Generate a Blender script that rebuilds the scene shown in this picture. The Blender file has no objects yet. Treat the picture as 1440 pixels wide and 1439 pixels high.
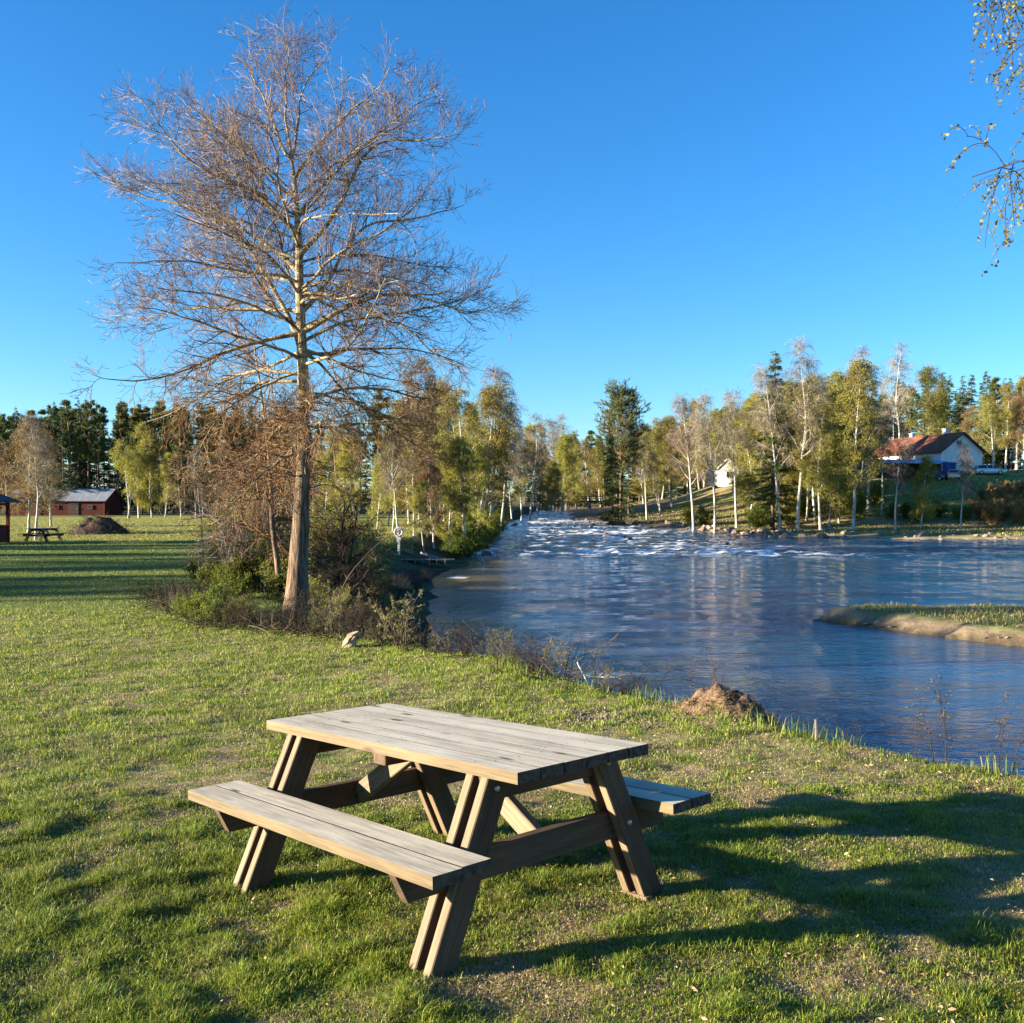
import bpy, math, random
import numpy as np
from mathutils import Matrix, Vector
R = math.radians
C = bpy.context.scene.collection
F_PX, HOR, CZ = 1382.0, 712.0, 3.4
SUN_AZ, SUN_EL = 10.0, 10.2          # light travels towards SUN_AZ (degrees from +X), sun height

# ------------------------------------------------------------------ noise / maths
def vnoise(x, y, seed=0):
    xi = np.floor(x).astype(np.int64); yi = np.floor(y).astype(np.int64)
    fx = x - xi; fy = y - yi
    fx = fx*fx*(3-2*fx); fy = fy*fy*(3-2*fy)
    def h(a, b):
        n = (a*374761393 + b*668265263 + seed*1442695041) & 0xffffffff
        n = ((n ^ (n >> 13))*1274126177) & 0xffffffff
        return ((n ^ (n >> 16)) & 0xffff)/65535.0
    return (h(xi, yi)*(1-fx)+h(xi+1, yi)*fx)*(1-fy)+(h(xi, yi+1)*(1-fx)+h(xi+1, yi+1)*fx)*fy
def fbm(x, y, seed=0, oct=4):
    a = 0; w = .5; t = 0
    for i in range(oct):
        a = a + w*vnoise(x*2**i+17.3*i, y*2**i-9.1*i, seed+i); t += w; w *= .5
    return a/t
def ss(a, b, x):
    t = np.clip((x-a)/(b-a), 0, 1); return t*t*(3-2*t)
def pl_dist(x, y, pts):
    d = np.full(x.shape, 1e9)
    for (ax, ay), (bx, by) in zip(pts[:-1], pts[1:]):
        vx, vy = bx-ax, by-ay
        t = np.clip(((x-ax)*vx+(y-ay)*vy)/(vx*vx+vy*vy), 0, 1)
        d = np.minimum(d, np.hypot(x-ax-t*vx, y-ay-t*vy))
    return d
def inside(x, y, pts):
    c = np.zeros(x.shape, bool); n = len(pts)
    for i in range(n):
        ax, ay = pts[i]; bx, by = pts[(i+1) % n]
        if ay == by: continue
        c ^= ((ay > y) != (by > y)) & (x < (bx-ax)*(y-ay)/(by-ay)+ax)
    return c
def rough_line(p, amp, seed):
    out = []; rg = np.random.default_rng(seed)
    for (a, b) in zip(p[:-1], p[1:]):
        n = max(1, int(math.hypot(b[0]-a[0], b[1]-a[1])/max(1.2, .02*a[1])))
        n = min(n, 14)
        for k in range(n):
            t = k/n; j = amp*(1 if k else 0)
            out.append((a[0]+(b[0]-a[0])*t+rg.normal()*j, a[1]+(b[1]-a[1])*t+rg.normal()*j))
    out.append(p[-1]); return out

# ------------------------------------------------------------------ the lie of the land
WL = [(400,-200),(60,-26),(30,-9),(14,.5),(8,5.5),(5.2,8.2),(4.3,9.6),(3.3,11.4),(2.2,13.2),(.9,15.5),(-.6,18.5),(-2,23),(-2.6,30),
      (-3,38),(-3.6,45),(-3.6,50),(-2.4,55),(-3.2,64),(-2.8,85),(-2.3,110),(1,150),(4,180),(8,230),(4,330),(-30,430)]
WR = [(-24,434),(10,332),(14,230),(10.5,180),(10,152),(13,129),(19,121),(24,103),(30,98),(49,94.5),(90,87),(150,76),(420,30)]
WL = rough_line(WL, .12, 3); WR = rough_line(WR, .45, 4)
RIVER = WL + WR
ISLE = [(8.9,29.3),(9.3,28.4),(10.4,26.6),(11.4,24.9),(12.3,23.7),(13.6,22.2),(15.2,21.1),(17,20.2),(20,19),(26,18.5),(29,24),(22,28),(16,30.4),(12,30.9),(10,30.4)]
ISLE = rough_line(ISLE+[ISLE[0]], .10, 9)[:-1]
def water_z(y):
    return np.interp(y, [0, 78, 98, 200, 260, 420], [0, 0, .22, 2.45, 3.0, 3.6])
def lawn_z(x, y):
    g = np.where(y < 7, y, 7+2.6*(1-np.exp(-(y-7)/2.6)))
    gx = 6*np.tanh(x/6)
    z = 1.857+.0228*gx-.0547*g
    z = z+.0068*np.clip(y-15, 0, 45)+.009*np.clip(y-75, 0, 90)
    z = z+.035*(fbm(x*.35, y*.35, 5)-.5)*ss(6, 12, y)+.3*(fbm(x*.05, y*.05, 9)-.5)*ss(55, 90, y)
    z = z-.22*ss(54, 60, y)*(1-ss(64, 76, y))
    return z
def ground_z(x, y):
    x = np.asarray(x, float); y = np.asarray(y, float)
    dL = pl_dist(x, y, WL); dR = pl_dist(x, y, WR)
    ins = inside(x, y, RIVER); wz = water_z(y)
    bw = np.interp(y, [0, 14, 20, 34, 42, 56, 66, 90], [2.3, 2.4, 3.4, 5, 7.5, 7, 4, 3.5])
    lz = np.maximum(lawn_z(x, y), wz+.75)
    left = wz+(lz-wz)*(.25*np.clip(dL/bw, 0, 1)+.75*ss(.12, 1, dL/bw))
    left = left+.16*(fbm(x*1.3, y*1.3, 21)-.5)*np.clip(dL/bw, 0, 1)*(1-ss(.8, 1.25, dL/bw))
    hr = np.interp(dR, [0, 3, 12, 20, 34, 60, 110, 200, 500, 1500], [0, .3, .75, 1.7, 3.9, 7.0, 9.3, 13, 18, 24])
    hr = hr*np.interp(x, [10, 22, 38], [.62, .86, 1])
    right = wz+hr+.5*(fbm(x*.16, y*.16, 31)-.5)*ss(2, 14, dR)+.12*(fbm(x*.9, y*.9, 33)-.5)*ss(0, 2, dR)
    right = right+2.7*np.exp(-(((x-41)/15)**2+((y-182)/16)**2))
    right = right+1.5*np.exp(-(((x-40)/5)**2+((y-117)/5)**2))
    out = np.where(dL < dR, left, right)
    dm = np.minimum(dL, dR)
    bed = wz-.18-1.0*ss(0, 4.5, dm)
    z = np.where(ins, bed, out)
    dI = pl_dist(x, y, ISLE+[ISLE[0]]); iI = inside(x, y, ISLE)
    top = .06+(.22+.16*fbm(x*.7, y*.7, 43, 2))*ss(0, .75, dI+.45*(fbm(x*2.6, y*2.6, 45, 4)-.5))+.12*(fbm(x*.8, y*.8, 41)-.5)
    z = np.where(iI, np.maximum(z, top), np.where(ins & (dI < 2.5), np.maximum(z, -.1-.5*dI), z))
    nr = (~ins)*(y > 0)*(1-ss(12, 30, y))
    z = z+(.024*(fbm(x*1.7, y*1.7, 51, 3)-.5)+.030*(fbm(x*4.2, y*4.2, 53, 2)-.5))*nr
    return z
def gz(x, y): return float(ground_z(np.array([x]), np.array([y]))[0])
def X(px, Y): return (px-720)/F_PX*Y
def Zp(py, Y): return CZ+(HOR-py)/F_PX*Y

# ------------------------------------------------------------------ object helpers
def tag(o, label=None, cat=None, group=None, kind=None):
    if label: o['label'] = label
    if cat: o['category'] = cat
    if group: o['group'] = group
    if kind: o['kind'] = kind
    return o
def empty(name, loc=(0, 0, 0), rz=0):
    o = bpy.data.objects.new(name, None); C.objects.link(o)
    o.location = loc; o.rotation_euler = (0, 0, rz); o.empty_display_size = .2
    return o
def kids(o): return [c for c in bpy.data.objects if c.parent == o]
def dup(root, loc, rz=0, s=1.0, label=None, group=None, cache={}):
    if root.name not in cache:
        cache[root.name] = [(ch, kids(ch)) for ch in kids(root)]
    r = root.copy(); C.objects.link(r); r.location = loc; r.rotation_euler = (0, 0, rz)
    r.scale = (s, s, s) if not hasattr(s, '__len__') else s
    if label: r['label'] = label
    if group: r['group'] = group
    for ch, gs in cache[root.name]:
        c = ch.copy(); C.objects.link(c); c.parent = r
        for g in gs:
            d = g.copy(); C.objects.link(d); d.parent = c
    return r
class MB:
    """collects geometry as arrays, builds ONE mesh object"""
    def __init__(s): s.V = []; s.F = []; s.n = 0; s.A = []; s.hasA = False
    def add(s, V, F, m=0, A=None):
        V = np.asarray(V, float).reshape(-1, 3); F = np.asarray(F, np.int64)
        s.V.append(V); s.F.append((F+s.n, m)); s.n += len(V)
        if A is None: A = np.zeros((len(V), 3))
        else: s.hasA = True
        s.A.append(np.broadcast_to(np.asarray(A, float), (len(V), 3)))
        return s
    def box(s, c, size, rot=None, m=0, bev=0.0, grain=None, faces=None):
        hx, hy, hz = [v/2 for v in size]
        b = min(bev, hx*.9, hy*.9, hz*.9)
        if b <= 0:
            V = np.array([(x, y, z) for z in (-hz, hz) for y in (-hy, hy) for x in (-hx, hx)])
            F = [(0, 2, 3, 1), (4, 5, 7, 6), (0, 1, 5, 4), (2, 6, 7, 3), (0, 4, 6, 2), (1, 3, 7, 5)]
            Ft = None
        else:
            V = []; 
            for z in (-1, 1):
                for y in (-1, 1):
                    for x in (-1, 1):
                        V += [(x*hx, y*(hy-b), z*(hz-b)), (x*(hx-b), y*hy, z*(hz-b)), (x*(hx-b), y*(hy-b), z*hz)]
            V = np.array(V)
            i = lambda x, y, z, k: ((z > 0)*4+(y > 0)*2+(x > 0))*3+k
            F = []
            for q in (-1, 1):
                F.append([i(q, -1, -1, 0), i(q, 1, -1, 0), i(q, 1, 1, 0), i(q, -1, 1, 0)][::q])
                F.append([i(-1, q, -1, 1), i(-1, q, 1, 1), i(1, q, 1, 1), i(1, q, -1, 1)][::q])
                F.append([i(-1, -1, q, 2), i(1, -1, q, 2), i(1, 1, q, 2), i(-1, 1, q, 2)][::q])
            for a in (-1, 1):
                for c2 in (-1, 1):
                    F.append([i(a, c2, -1, 0), i(a, c2, 1, 0), i(a, c2, 1, 1), i(a, c2, -1, 1)])
                    F.append([i(a, -1, c2, 0), i(a, 1, c2, 0), i(a, 1, c2, 2), i(a, -1, c2, 2)])
                    F.append([i(-1, a, c2, 1), i(1, a, c2, 1), i(1, a, c2, 2), i(-1, a, c2, 2)])
            Ft = [[i(x, y, z, 0), i(x, y, z, 1), i(x, y, z, 2)] for x in (-1, 1) for y in (-1, 1) for z in (-1, 1)]
        A = None
        if grain is not None: A = V+np.array(grain)
        if rot is not None: V = V @ np.array(rot).T
        V = V+np.array(c)
        n0 = s.n
        s.add(V, F, m, A)
        if faces:
            s.F.pop(); G = np.array(F)+n0
            if b <= 0: s.F += [(G[[4, 5]], faces[0]), (G[[2]], faces[1]), (G[[3]], faces[-1]), (G[[0, 1]], faces[2])]
            else: s.F += [(G[[0, 3]], faces[0]), (G[[1]], faces[1]), (G[[4]], faces[-1]), (G[[2, 5]], faces[2]), (G[6:], faces[2])]
        if Ft: s.F.append((np.array(Ft)+n0, m))
        return s
    def build(s, name, mats, parent=None, smooth=False, attr='grain', color=None):
        V = np.concatenate(s.V) if s.V else np.zeros((0, 3))
        me = bpy.data.meshes.new(name)
        mats = mats if isinstance(mats, (list, tuple)) else [mats]
        for m in mats: me.materials.append(m)
        lt = np.concatenate([np.full(len(f), f.shape[1], np.int32) for f, _ in s.F])
        li = np.concatenate([f.ravel() for f, _ in s.F]).astype(np.int32)
        mi = np.concatenate([np.full(len(f), m, np.int32) for f, m in s.F])
        me.vertices.add(len(V)); me.vertices.foreach_set('co', V.astype(np.float32).ravel())
        me.loops.add(len(li)); me.loops.foreach_set('vertex_index', li)
        me.polygons.add(len(lt))
        me.polygons.foreach_set('loop_start', np.concatenate([[0], np.cumsum(lt)[:-1]]).astype(np.int32))
        me.polygons.foreach_set('loop_total', lt)
        me.polygons.foreach_set('material_index', mi)
        me.polygons.foreach_set('use_smooth', np.full(len(lt), bool(smooth)))
        if s.hasA:
            a = me.attributes.new(attr, 'FLOAT_VECTOR', 'POINT')
            a.data.foreach_set('vector', np.concatenate(s.A).astype(np.float32).ravel())
        me.update(calc_edges=True); me.validate()
        o = bpy.data.objects.new(name, me); C.objects.link(o)
        if parent is not None: o.parent = parent
        return o

# ------------------------------------------------------------------ materials
def new_mat(name):
    m = bpy.data.materials.new(name); m.use_nodes = True
    nt = m.node_tree; nt.nodes.clear()
    return m, nt
class NT:
    def __init__(s, nt): s.nt = nt
    def n(s, t, **k):
        nd = s.nt.nodes.new(t)
        for a, b in k.items():
            if a in nd.inputs.keys() if isinstance(a, str) else False: pass
            setattr(nd, a, b)
        return nd
    def l(s, a, b): s.nt.links.new(a, b)
    def val(s, sock, v):
        if hasattr(v, 'is_linked') or isinstance(v, bpy.types.NodeSocket): s.l(v, sock)
        else: sock.default_value = v
    def noise(s, vec, scale, detail=4, rough=.55, dist=0):
        n = s.n('ShaderNodeTexNoise'); s.l(vec, n.inputs['Vector'])
        n.inputs['Scale'].default_value = scale; n.inputs['Detail'].default_value = detail
        n.inputs['Roughness'].default_value = rough; n.inputs['Distortion'].default_value = dist
        return n.outputs['Fac']
    def ramp(s, fac, stops):
        r = s.n('ShaderNodeValToRGB'); s.l(fac, r.inputs[0]); e = r.color_ramp.elements
        while len(e) < len(stops): e.new(.5)
        for i, (p, c) in enumerate(stops):
            e[i].position = p; e[i].color = (c[0], c[1], c[2], 1) if hasattr(c, '__len__') else (c, c, c, 1)
        return r.outputs[0]
    def mix(s, fac, a, b, mode='MIX'):
        m = s.n('ShaderNodeMix', data_type='RGBA', blend_type=mode)
        s.val(m.inputs[0], fac)
        for k, v in ((6, a), (7, b)):
            if isinstance(v, bpy.types.NodeSocket): s.l(v, m.inputs[k])
            else: m.inputs[k].default_value = (v[0], v[1], v[2], 1)
        return m.outputs[2]
    def math(s, op, a, b=0.0, c=None):
        m = s.n('ShaderNodeMath', operation=op); s.val(m.inputs[0], a); s.val(m.inputs[1], b)
        if c is not None: s.val(m.inputs[2], c)
        return m.outputs[0]
    def mapping(s, vec, sc):
        m = s.n('ShaderNodeMapping'); s.l(vec, m.inputs[0]); m.inputs['Scale'].default_value = sc
        return m.outputs[0]
    def obj(s): return s.n('ShaderNodeTexCoord').outputs['Object']
    def gen(s): return s.n('ShaderNodeTexCoord').outputs['Generated']
    def pos(s): return s.n('ShaderNodeNewGeometry').outputs['Position']
    def attr(s, name): return s.n('ShaderNodeAttribute', attribute_name=name).outputs['Vector']
    def bump(s, h, strength=.3, dist=.02):
        b = s.n('ShaderNodeBump'); s.l(h, b.inputs['Height'])
        b.inputs['Strength'].default_value = strength; b.inputs['Distance'].default_value = dist
        return b.outputs[0]
    def pbr(s, col, rough=.7, normal=None, spec=.3, metal=0, trans=0.0, tcol=None):
        p = s.n('ShaderNodeBsdfPrincipled')
        if isinstance(col, bpy.types.NodeSocket): s.l(col, p.inputs['Base Color'])
        else: p.inputs['Base Color'].default_value = (*col, 1)
        s.val(p.inputs['Roughness'], rough); p.inputs['Specular IOR Level'].default_value = spec
        p.inputs['Metallic'].default_value = metal
        if normal is not None: s.l(normal, p.inputs['Normal'])
        out = p.outputs[0]
        if trans > 0:
            t = s.n('ShaderNodeBsdfTranslucent')
            tc = tcol if tcol is not None else col
            if isinstance(tc, bpy.types.NodeSocket): s.l(tc, t.inputs[0])
            else: t.inputs[0].default_value = (*tc, 1)
            mx = s.n('ShaderNodeMixShader'); mx.inputs[0].default_value = trans
            s.l(out, mx.inputs[1]); s.l(t.outputs[0], mx.inputs[2]); out = mx.outputs[0]
        o = s.n('ShaderNodeOutputMaterial'); s.l(out, o.inputs[0]); return p
def noisy(name, c1, c2, scale=6, rough=.75, bump=.2, bdist=.01, spec=.2, metal=0, stretch=(1, 1, 1), trans=0, vary=0.0, lo=.35, hi=.65):
    m, nt = new_mat(name); s = NT(nt)
    v = s.mapping(s.obj(), stretch)
    f = s.noise(v, scale, 5, .6)
    col = s.ramp(f, [(lo, c1), (hi, c2)])
    if vary:
        oi = s.n('ShaderNodeObjectInfo').outputs['Random']
        hs = s.n('ShaderNodeHueSaturation'); s.l(col, hs.inputs['Color'])
        s.l(s.math('MULTIPLY_ADD', oi, vary*.16, .5-vary*.08), hs.inputs['Hue'])
        r2 = s.math('FRACT', s.math('MULTIPLY', oi, 7.31))
        s.l(s.math('MULTIPLY_ADD', r2, vary, 1-vary*.5), hs.inputs['Value'])
        col = hs.outputs[0]
    nb = s.bump(f, bump, bdist) if bump else None
    s.pbr(col, rough, nb, spec, metal, trans)
    return m
def foliage(name, c1, c2, trans=.35, vary=.5, scale=.6):
    m, nt = new_mat(name); s = NT(nt)
    geo = s.n('ShaderNodeNewGeometry')
    f = s.noise(s.obj(), scale, 3)
    f2 = s.math('ADD', s.math('MULTIPLY', f, .6), s.math('MULTIPLY', geo.outputs['Random Per Island'], .4))
    col = s.ramp(f2, [(.25, c1), (.7, c2)])
    oi = s.n('ShaderNodeObjectInfo').outputs['Random']
    hs = s.n('ShaderNodeHueSaturation'); s.l(col, hs.inputs['Color'])
    s.l(s.math('MULTIPLY_ADD', oi, vary*.10, .5-vary*.05), hs.inputs['Hue'])
    s.l(s.math('MULTIPLY_ADD', s.math('FRACT', s.math('MULTIPLY', oi, 5.77)), vary, 1-vary*.5), hs.inputs['Value'])
    s.pbr(hs.outputs[0], .6, None, .2, 0, trans)
    return m
M = {}
def birch_bark():
    m, nt = new_mat('birch_bark'); s = NT(nt)
    o = s.obj()
    a = s.noise(s.mapping(o, (3, 3, 14)), 1.2, 5, .7)
    b = s.noise(s.mapping(o, (1, 1, .5)), 2.3, 4, .6)
    c = s.ramp(s.math('MULTIPLY', a, s.math('ADD', b, .45)), [(.33, (.035, .028, .024)), (.43, (.40, .37, .32)), (.8, (.50, .48, .43))])
    s.pbr(c, .65, s.bump(a, .3, .01), .25); return m
M['birch'] = birch_bark()
def big_bark():
    m, nt = new_mat('poplar_bark'); s = NT(nt)
    o = s.obj()
    f1 = s.noise(s.mapping(o, (9, 9, 1.3)), 2.2, 6, .65, .6)
    f2 = s.noise(s.mapping(o, (3, 3, 7)), 1.4, 5, .7)
    low = s.ramp(f1, [(.38, (.055, .037, .025)), (.62, (.22, .15, .10))])
    up = s.ramp(f2, [(.40, (.11, .08, .045)), (.54, (.34, .275, .16)), (.75, (.44, .37, .23))])
    sep = s.n('ShaderNodeSeparateXYZ'); s.l(o, sep.inputs[0])
    h = s.math('MULTIPLY_ADD', sep.outputs[2], .55, -1.2)
    h.node.use_clamp = True
    s.pbr(s.mix(h, low, up), .85, s.bump(f1, .9, .04), .15); return m
M['poplar'] = big_bark()
def twig_mat():
    m, nt = new_mat('poplar_twig'); s = NT(nt)
    o = s.obj(); sep = s.n('ShaderNodeSeparateXYZ'); s.l(o, sep.inputs[0])
    r = s.n('ShaderNodeNewGeometry').outputs['Random Per Island']
    up = s.ramp(r, [(0, (.15, .10, .07)), (.5, (.28, .215, .165)), (1, (.20, .135, .10))])
    lo = s.ramp(r, [(0, (.12, .062, .03)), (.6, (.25, .15, .075)), (1, (.26, .19, .12))])
    h = s.math('MULTIPLY_ADD', sep.outputs[2], .5, -2.3); h.node.use_clamp = True
    s.pbr(s.mix(h, lo, up), .9, None, .05); return m
M['ptwig'] = twig_mat()
M['otwig'] = noisy('orange_twig', (0.0986, 0.0461, 0.016), (0.209, 0.111, 0.0399), 3, .7, 0)
M['rtwig'] = noisy('rusty_brush_twig', (.20, .09, .045), (.42, .22, .11), 2, .8, 0)
M['btwig'] = noisy('birch_twig', (0.0723, 0.0493, 0.034), (0.145, 0.102, 0.0723), 2, .7, 0, vary=.4)
M['gtwig'] = noisy('grey_twig', (.125, .10, .075), (.235, .19, .145), 2, .8, 0, vary=.3)
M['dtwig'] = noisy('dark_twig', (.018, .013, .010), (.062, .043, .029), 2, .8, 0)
M['stwig'] = noisy('shrub_twig', (0.056, 0.04, 0.024), (0.176, 0.128, 0.076), 2, .7, 0)
M['leafy'] = foliage('spring_leaf', (.215, .20, .028), (.39, .365, .065), .5, .3)
M['leafg'] = foliage('green_leaf', (.085, .115, .014), (.19, .225, .03), .4, .4)
M['leafb'] = foliage('brown_bud_leaf', (0.163, 0.106, 0.0375), (0.3, 0.206, 0.0688), .3, .4)
M['leafc'] = foliage('catkin_leaf', (0.128, 0.12, 0.04), (0.256, 0.224, 0.088), .4, .3, 3)
M['pine'] = foliage('pine_needle', (.045, .066, .018), (.125, .15, .036), .15, .5)
M['pinel'] = foliage('grey_green_pine_needle', (.06, .08, .03), (.15, .165, .06), .15, .2)
M['spruce'] = foliage('spruce_needle', (.024, .042, .014), (.07, .096, .026), .08, .6)
M['spruceb'] = foliage('young_spruce_needle', (.06, .075, .015), (.13, .14, .03), .12, .3)
def pine_bark():
    m, nt = new_mat('pine_bark'); s = NT(nt); o = s.obj()
    sep = s.n('ShaderNodeSeparateXYZ'); s.l(o, sep.inputs[0])
    f = s.noise(s.mapping(o, (4, 4, 1.2)), 2, 4)
    h = s.math('MULTIPLY_ADD', sep.outputs[2], .2, -1.2); h.node.use_clamp = True
    s.pbr(s.mix(h, s.ramp(f, [(.4, (.07, .05, .04)), (.65, (.20, .15, .12))]), s.ramp(f, [(.4, (.24, .11, .05)), (.65, (.42, .22, .11))])), .85, None, .1)
    return m
M['pbark'] = pine_bark()
M['sbark'] = noisy('spruce_bark', (.06, .045, .035), (.17, .13, .10), 3, .9, 0)

def wood(name, cols, dark=.5, gscale=1.0):
    m, nt = new_mat(name); s = NT(nt); v = s.attr('grain')
    g = s.noise(s.mapping(v, (1.6*gscale, 34, 34)), 1.6, 5, .65, .35)
    w = s.noise(s.mapping(v, (1.2, 7, 7)), 1.0, 3, .5)
    fine = s.noise(s.mapping(v, (6, 160, 160)), 1.0, 2, .5)
    t = s.math('ADD', s.math('MULTIPLY', g, .55), s.math('MULTIPLY', w, .45))
    crack = s.ramp(s.noise(s.mapping(v, (.9, 60, 60)), 1.3, 3, .6, .3), [(.27, 0), (.33, 1)])
    col = s.ramp(t, [(.34, cols[0]), (.5, cols[1]), (.66, cols[2])])
    vo = s.n('ShaderNodeTexVoronoi'); s.l(s.mapping(v, (1.9, 6.5, 6.5)), vo.inputs['Vector']); vo.inputs['Scale'].default_value = 1.25
    kn = s.ramp(vo.outputs['Distance'], [(.07, (0, 0, 0)), (.16, (1, 1, 1))])
    col = s.mix(kn, (.07, .045, .028), col)
    fl = s.ramp(fine, [(.3, .78), (.6, 1.0)])
    col = s.mix(1.0, col, fl, 'MULTIPLY')
    col = s.mix(crack, (.05, .038, .026), col)
    st = s.noise(s.mapping(v, (2.5, 2.5, 2.5)), 2.2, 4, .6)
    col = s.mix(s.ramp(st, [(.3, .0), (.75, dark)]), col, (.10, .075, .05))
    s.pbr(col, .75, s.bump(s.math('ADD', g, fine), .45, .002), .25)
    return m
M['wtop'] = wood('weathered_board', [(.34, .29, .215), (.58, .51, .385), (.70, .63, .49)], .26)
M['wleg'] = wood('brown_stain_and_shade_timber', [(.036, .021, .012), (.080, .047, .026), (.135, .084, .048)], .35)  # brown stain, deepened in colour for the shade on the broad leg faces
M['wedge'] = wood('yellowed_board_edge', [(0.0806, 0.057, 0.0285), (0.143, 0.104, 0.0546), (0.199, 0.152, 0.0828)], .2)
M['wend'] = noisy('shaded_dark_end_grain', (.035, .027, .02), (.10, .078, .058), 40, .9, .4, .003)  # end grain, its dark tone also carrying the shade on the plank ends
M['wsaw'] = wood('sunlit_pale_sawn_timber', [(0.101, 0.0702, 0.039), (0.203, 0.144, 0.0858), (0.296, 0.226, 0.14)], .25)  # sawn timber, coloured paler for the sunlight on the leg edges
M['steel'] = noisy('galvanised', (.3, .3, .3), (.55, .55, .55), 20, .45, 0, metal=.8)

# ------------------------------------------------------------------ ground
def axis(segs):
    out = [segs[0][0]]
    for a, b, st in segs:
        n = max(1, int(round((b-a)/st))); out += list(a+(b-a)*(np.arange(n)+1)/n)
    return np.array(out)
def grid(xs, ys):
    nx, ny = len(xs), len(ys)
    xx, yy = np.meshgrid(xs, ys)
    i = np.arange((ny-1)*(nx-1)); r, c = i//(nx-1), i % (nx-1); a = r*nx+c
    return xx.ravel(), yy.ravel(), np.stack([a, a+1, a+nx+1, a+nx], 1)
def lawn_mask(x, y):
    """0 dry straw / bare .. 1 lush green"""
    n = fbm(x*.8, y*.8, 61, 4)*.42+fbm(x*4.6, y*4.6, 65, 3)*.58
    bias = .06*np.clip(-x/3, -1, 1)+.05*ss(6, 14, y)+.10*ss(20, 40, y)
    return ss(.36, .60, n+bias)
def ground_colour(x, y, z):
    dL = pl_dist(x, y, WL); dR = pl_dist(x, y, WR); wz = water_z(y); ins = inside(x, y, RIVER)
    n1 = fbm(x*.8, y*.8, 71)[:, None]; n2 = fbm(x*.11, y*.11, 73)[:, None]
    lm = lawn_mask(x, y)[:, None]
    straw = np.array([.31, .25, .13]); soil = np.array([.13, .10, .055]); green = np.array([.12, .15, .03])
    near = soil*.5+straw*.5
    nearc = near*(1-lm*.75)+green*lm*.75
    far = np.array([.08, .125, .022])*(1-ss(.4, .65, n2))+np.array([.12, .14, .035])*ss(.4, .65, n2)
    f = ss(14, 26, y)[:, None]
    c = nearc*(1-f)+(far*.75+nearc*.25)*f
    fld = ss(56, 60, y)[:, None]                     # the meadow beyond the lawn
    c = c*(1-fld)+(np.array([.27, .29, .075])*(.7+.6*n1))*fld
    fo = ss(118, 150, y)[:, None]
    c = c*(1-fo)+np.array([.07, .08, .03])*fo
    bw = np.interp(y, [0, 14, 20, 34, 42, 56, 66, 90], [2.3, 2.4, 3.4, 5, 7.5, 7, 4, 3.5])
    k = (dL/bw)
    bank = (1-ss(.72, 1.02, k+(n1[:, 0]-.5)*.5))[:, None]
    bankc = np.array([.035, .027, .018])*(1-ss(.45, .6, n1))+np.array([.06, .058, .022])*ss(.45, .6, n1)
    cl = c*(1-bank)+bankc*bank
    # right side
    rk = ss(0, 3.5, dR)[:, None]
    strip = np.array([.15, .16, .05])*(1-ss(.5, .62, n1))+np.array([.36, .28, .17])*ss(.5, .62, n1)
    sandy = np.array([.34, .26, .16])
    slope = np.array([.15, .17, .04])*(1-ss(.4, .6, n2))+np.array([.22, .17, .08])*ss(.4, .6, n2)
    rc = sandy*(1-rk)+strip*rk
    q = ss(8, 14, dR)[:, None]; e = np.exp(-((dR-13)/3.0)**2)[:, None]
    rc = rc*(1-q)+slope*q; rc = rc*(1-.75*e)+np.array([.30, .21, .12])*.75*e
    up = (1-ss(24, 31, x))[:, None]*(1-ss(16, 24, dR))[:, None]
    rc = rc*(1-up)+(np.array([.16, .11, .075])*(.6+.8*n1))*up
    lawnr = (ss(30, 44, dR)*ss(30, 40, x))[:, None]
    rc = rc*(1-lawnr)+(np.array([.17, .20, .045])*(1-ss(.45, .6, n1))+np.array([.24, .20, .09])*ss(.45, .6, n1))*lawnr
    c = np.where((dL < dR)[:, None], cl, rc)
    bed = np.array([.05, .035, .02])
    c = np.where(ins[:, None], bed, c)
    iI = inside(x, y, ISLE); dI = pl_dist(x, y, ISLE+[ISLE[0]])
    g = ss(.55, .95, dI+(n1[:, 0]-.5)*.6)[:, None]
    ic = np.array([.21, .16, .105])*(.7+.6*fbm(x*2.5, y*2.5, 47, 3)[:, None])*(1-g)+(np.array([.15, .16, .06])*(.6+.8*n1))*g
    ic = ic*(.42+.58*ss(.12, .38, dI))[:, None]
    c = np.where(iI[:, None], ic, c)
    return c
xs = axis([(-1500, -200, 100), (-200, -60, 5), (-60, -14, .8), (-14, -4, .12), (-4, 4.5, .06), (4.5, 14, .12), (14, 60, .55), (60, 200, 4), (200, 1500, 100)])
ys = axis([(-120, 0, 4), (0, 1.8, .12), (1.8, 9, .06), (9, 20, .12), (20, 60, .4), (60, 180, .8), (180, 320, 3), (320, 2000, 80)])
gx, gy, gf = grid(xs, ys)
gzv = ground_z(gx, gy)
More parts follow.
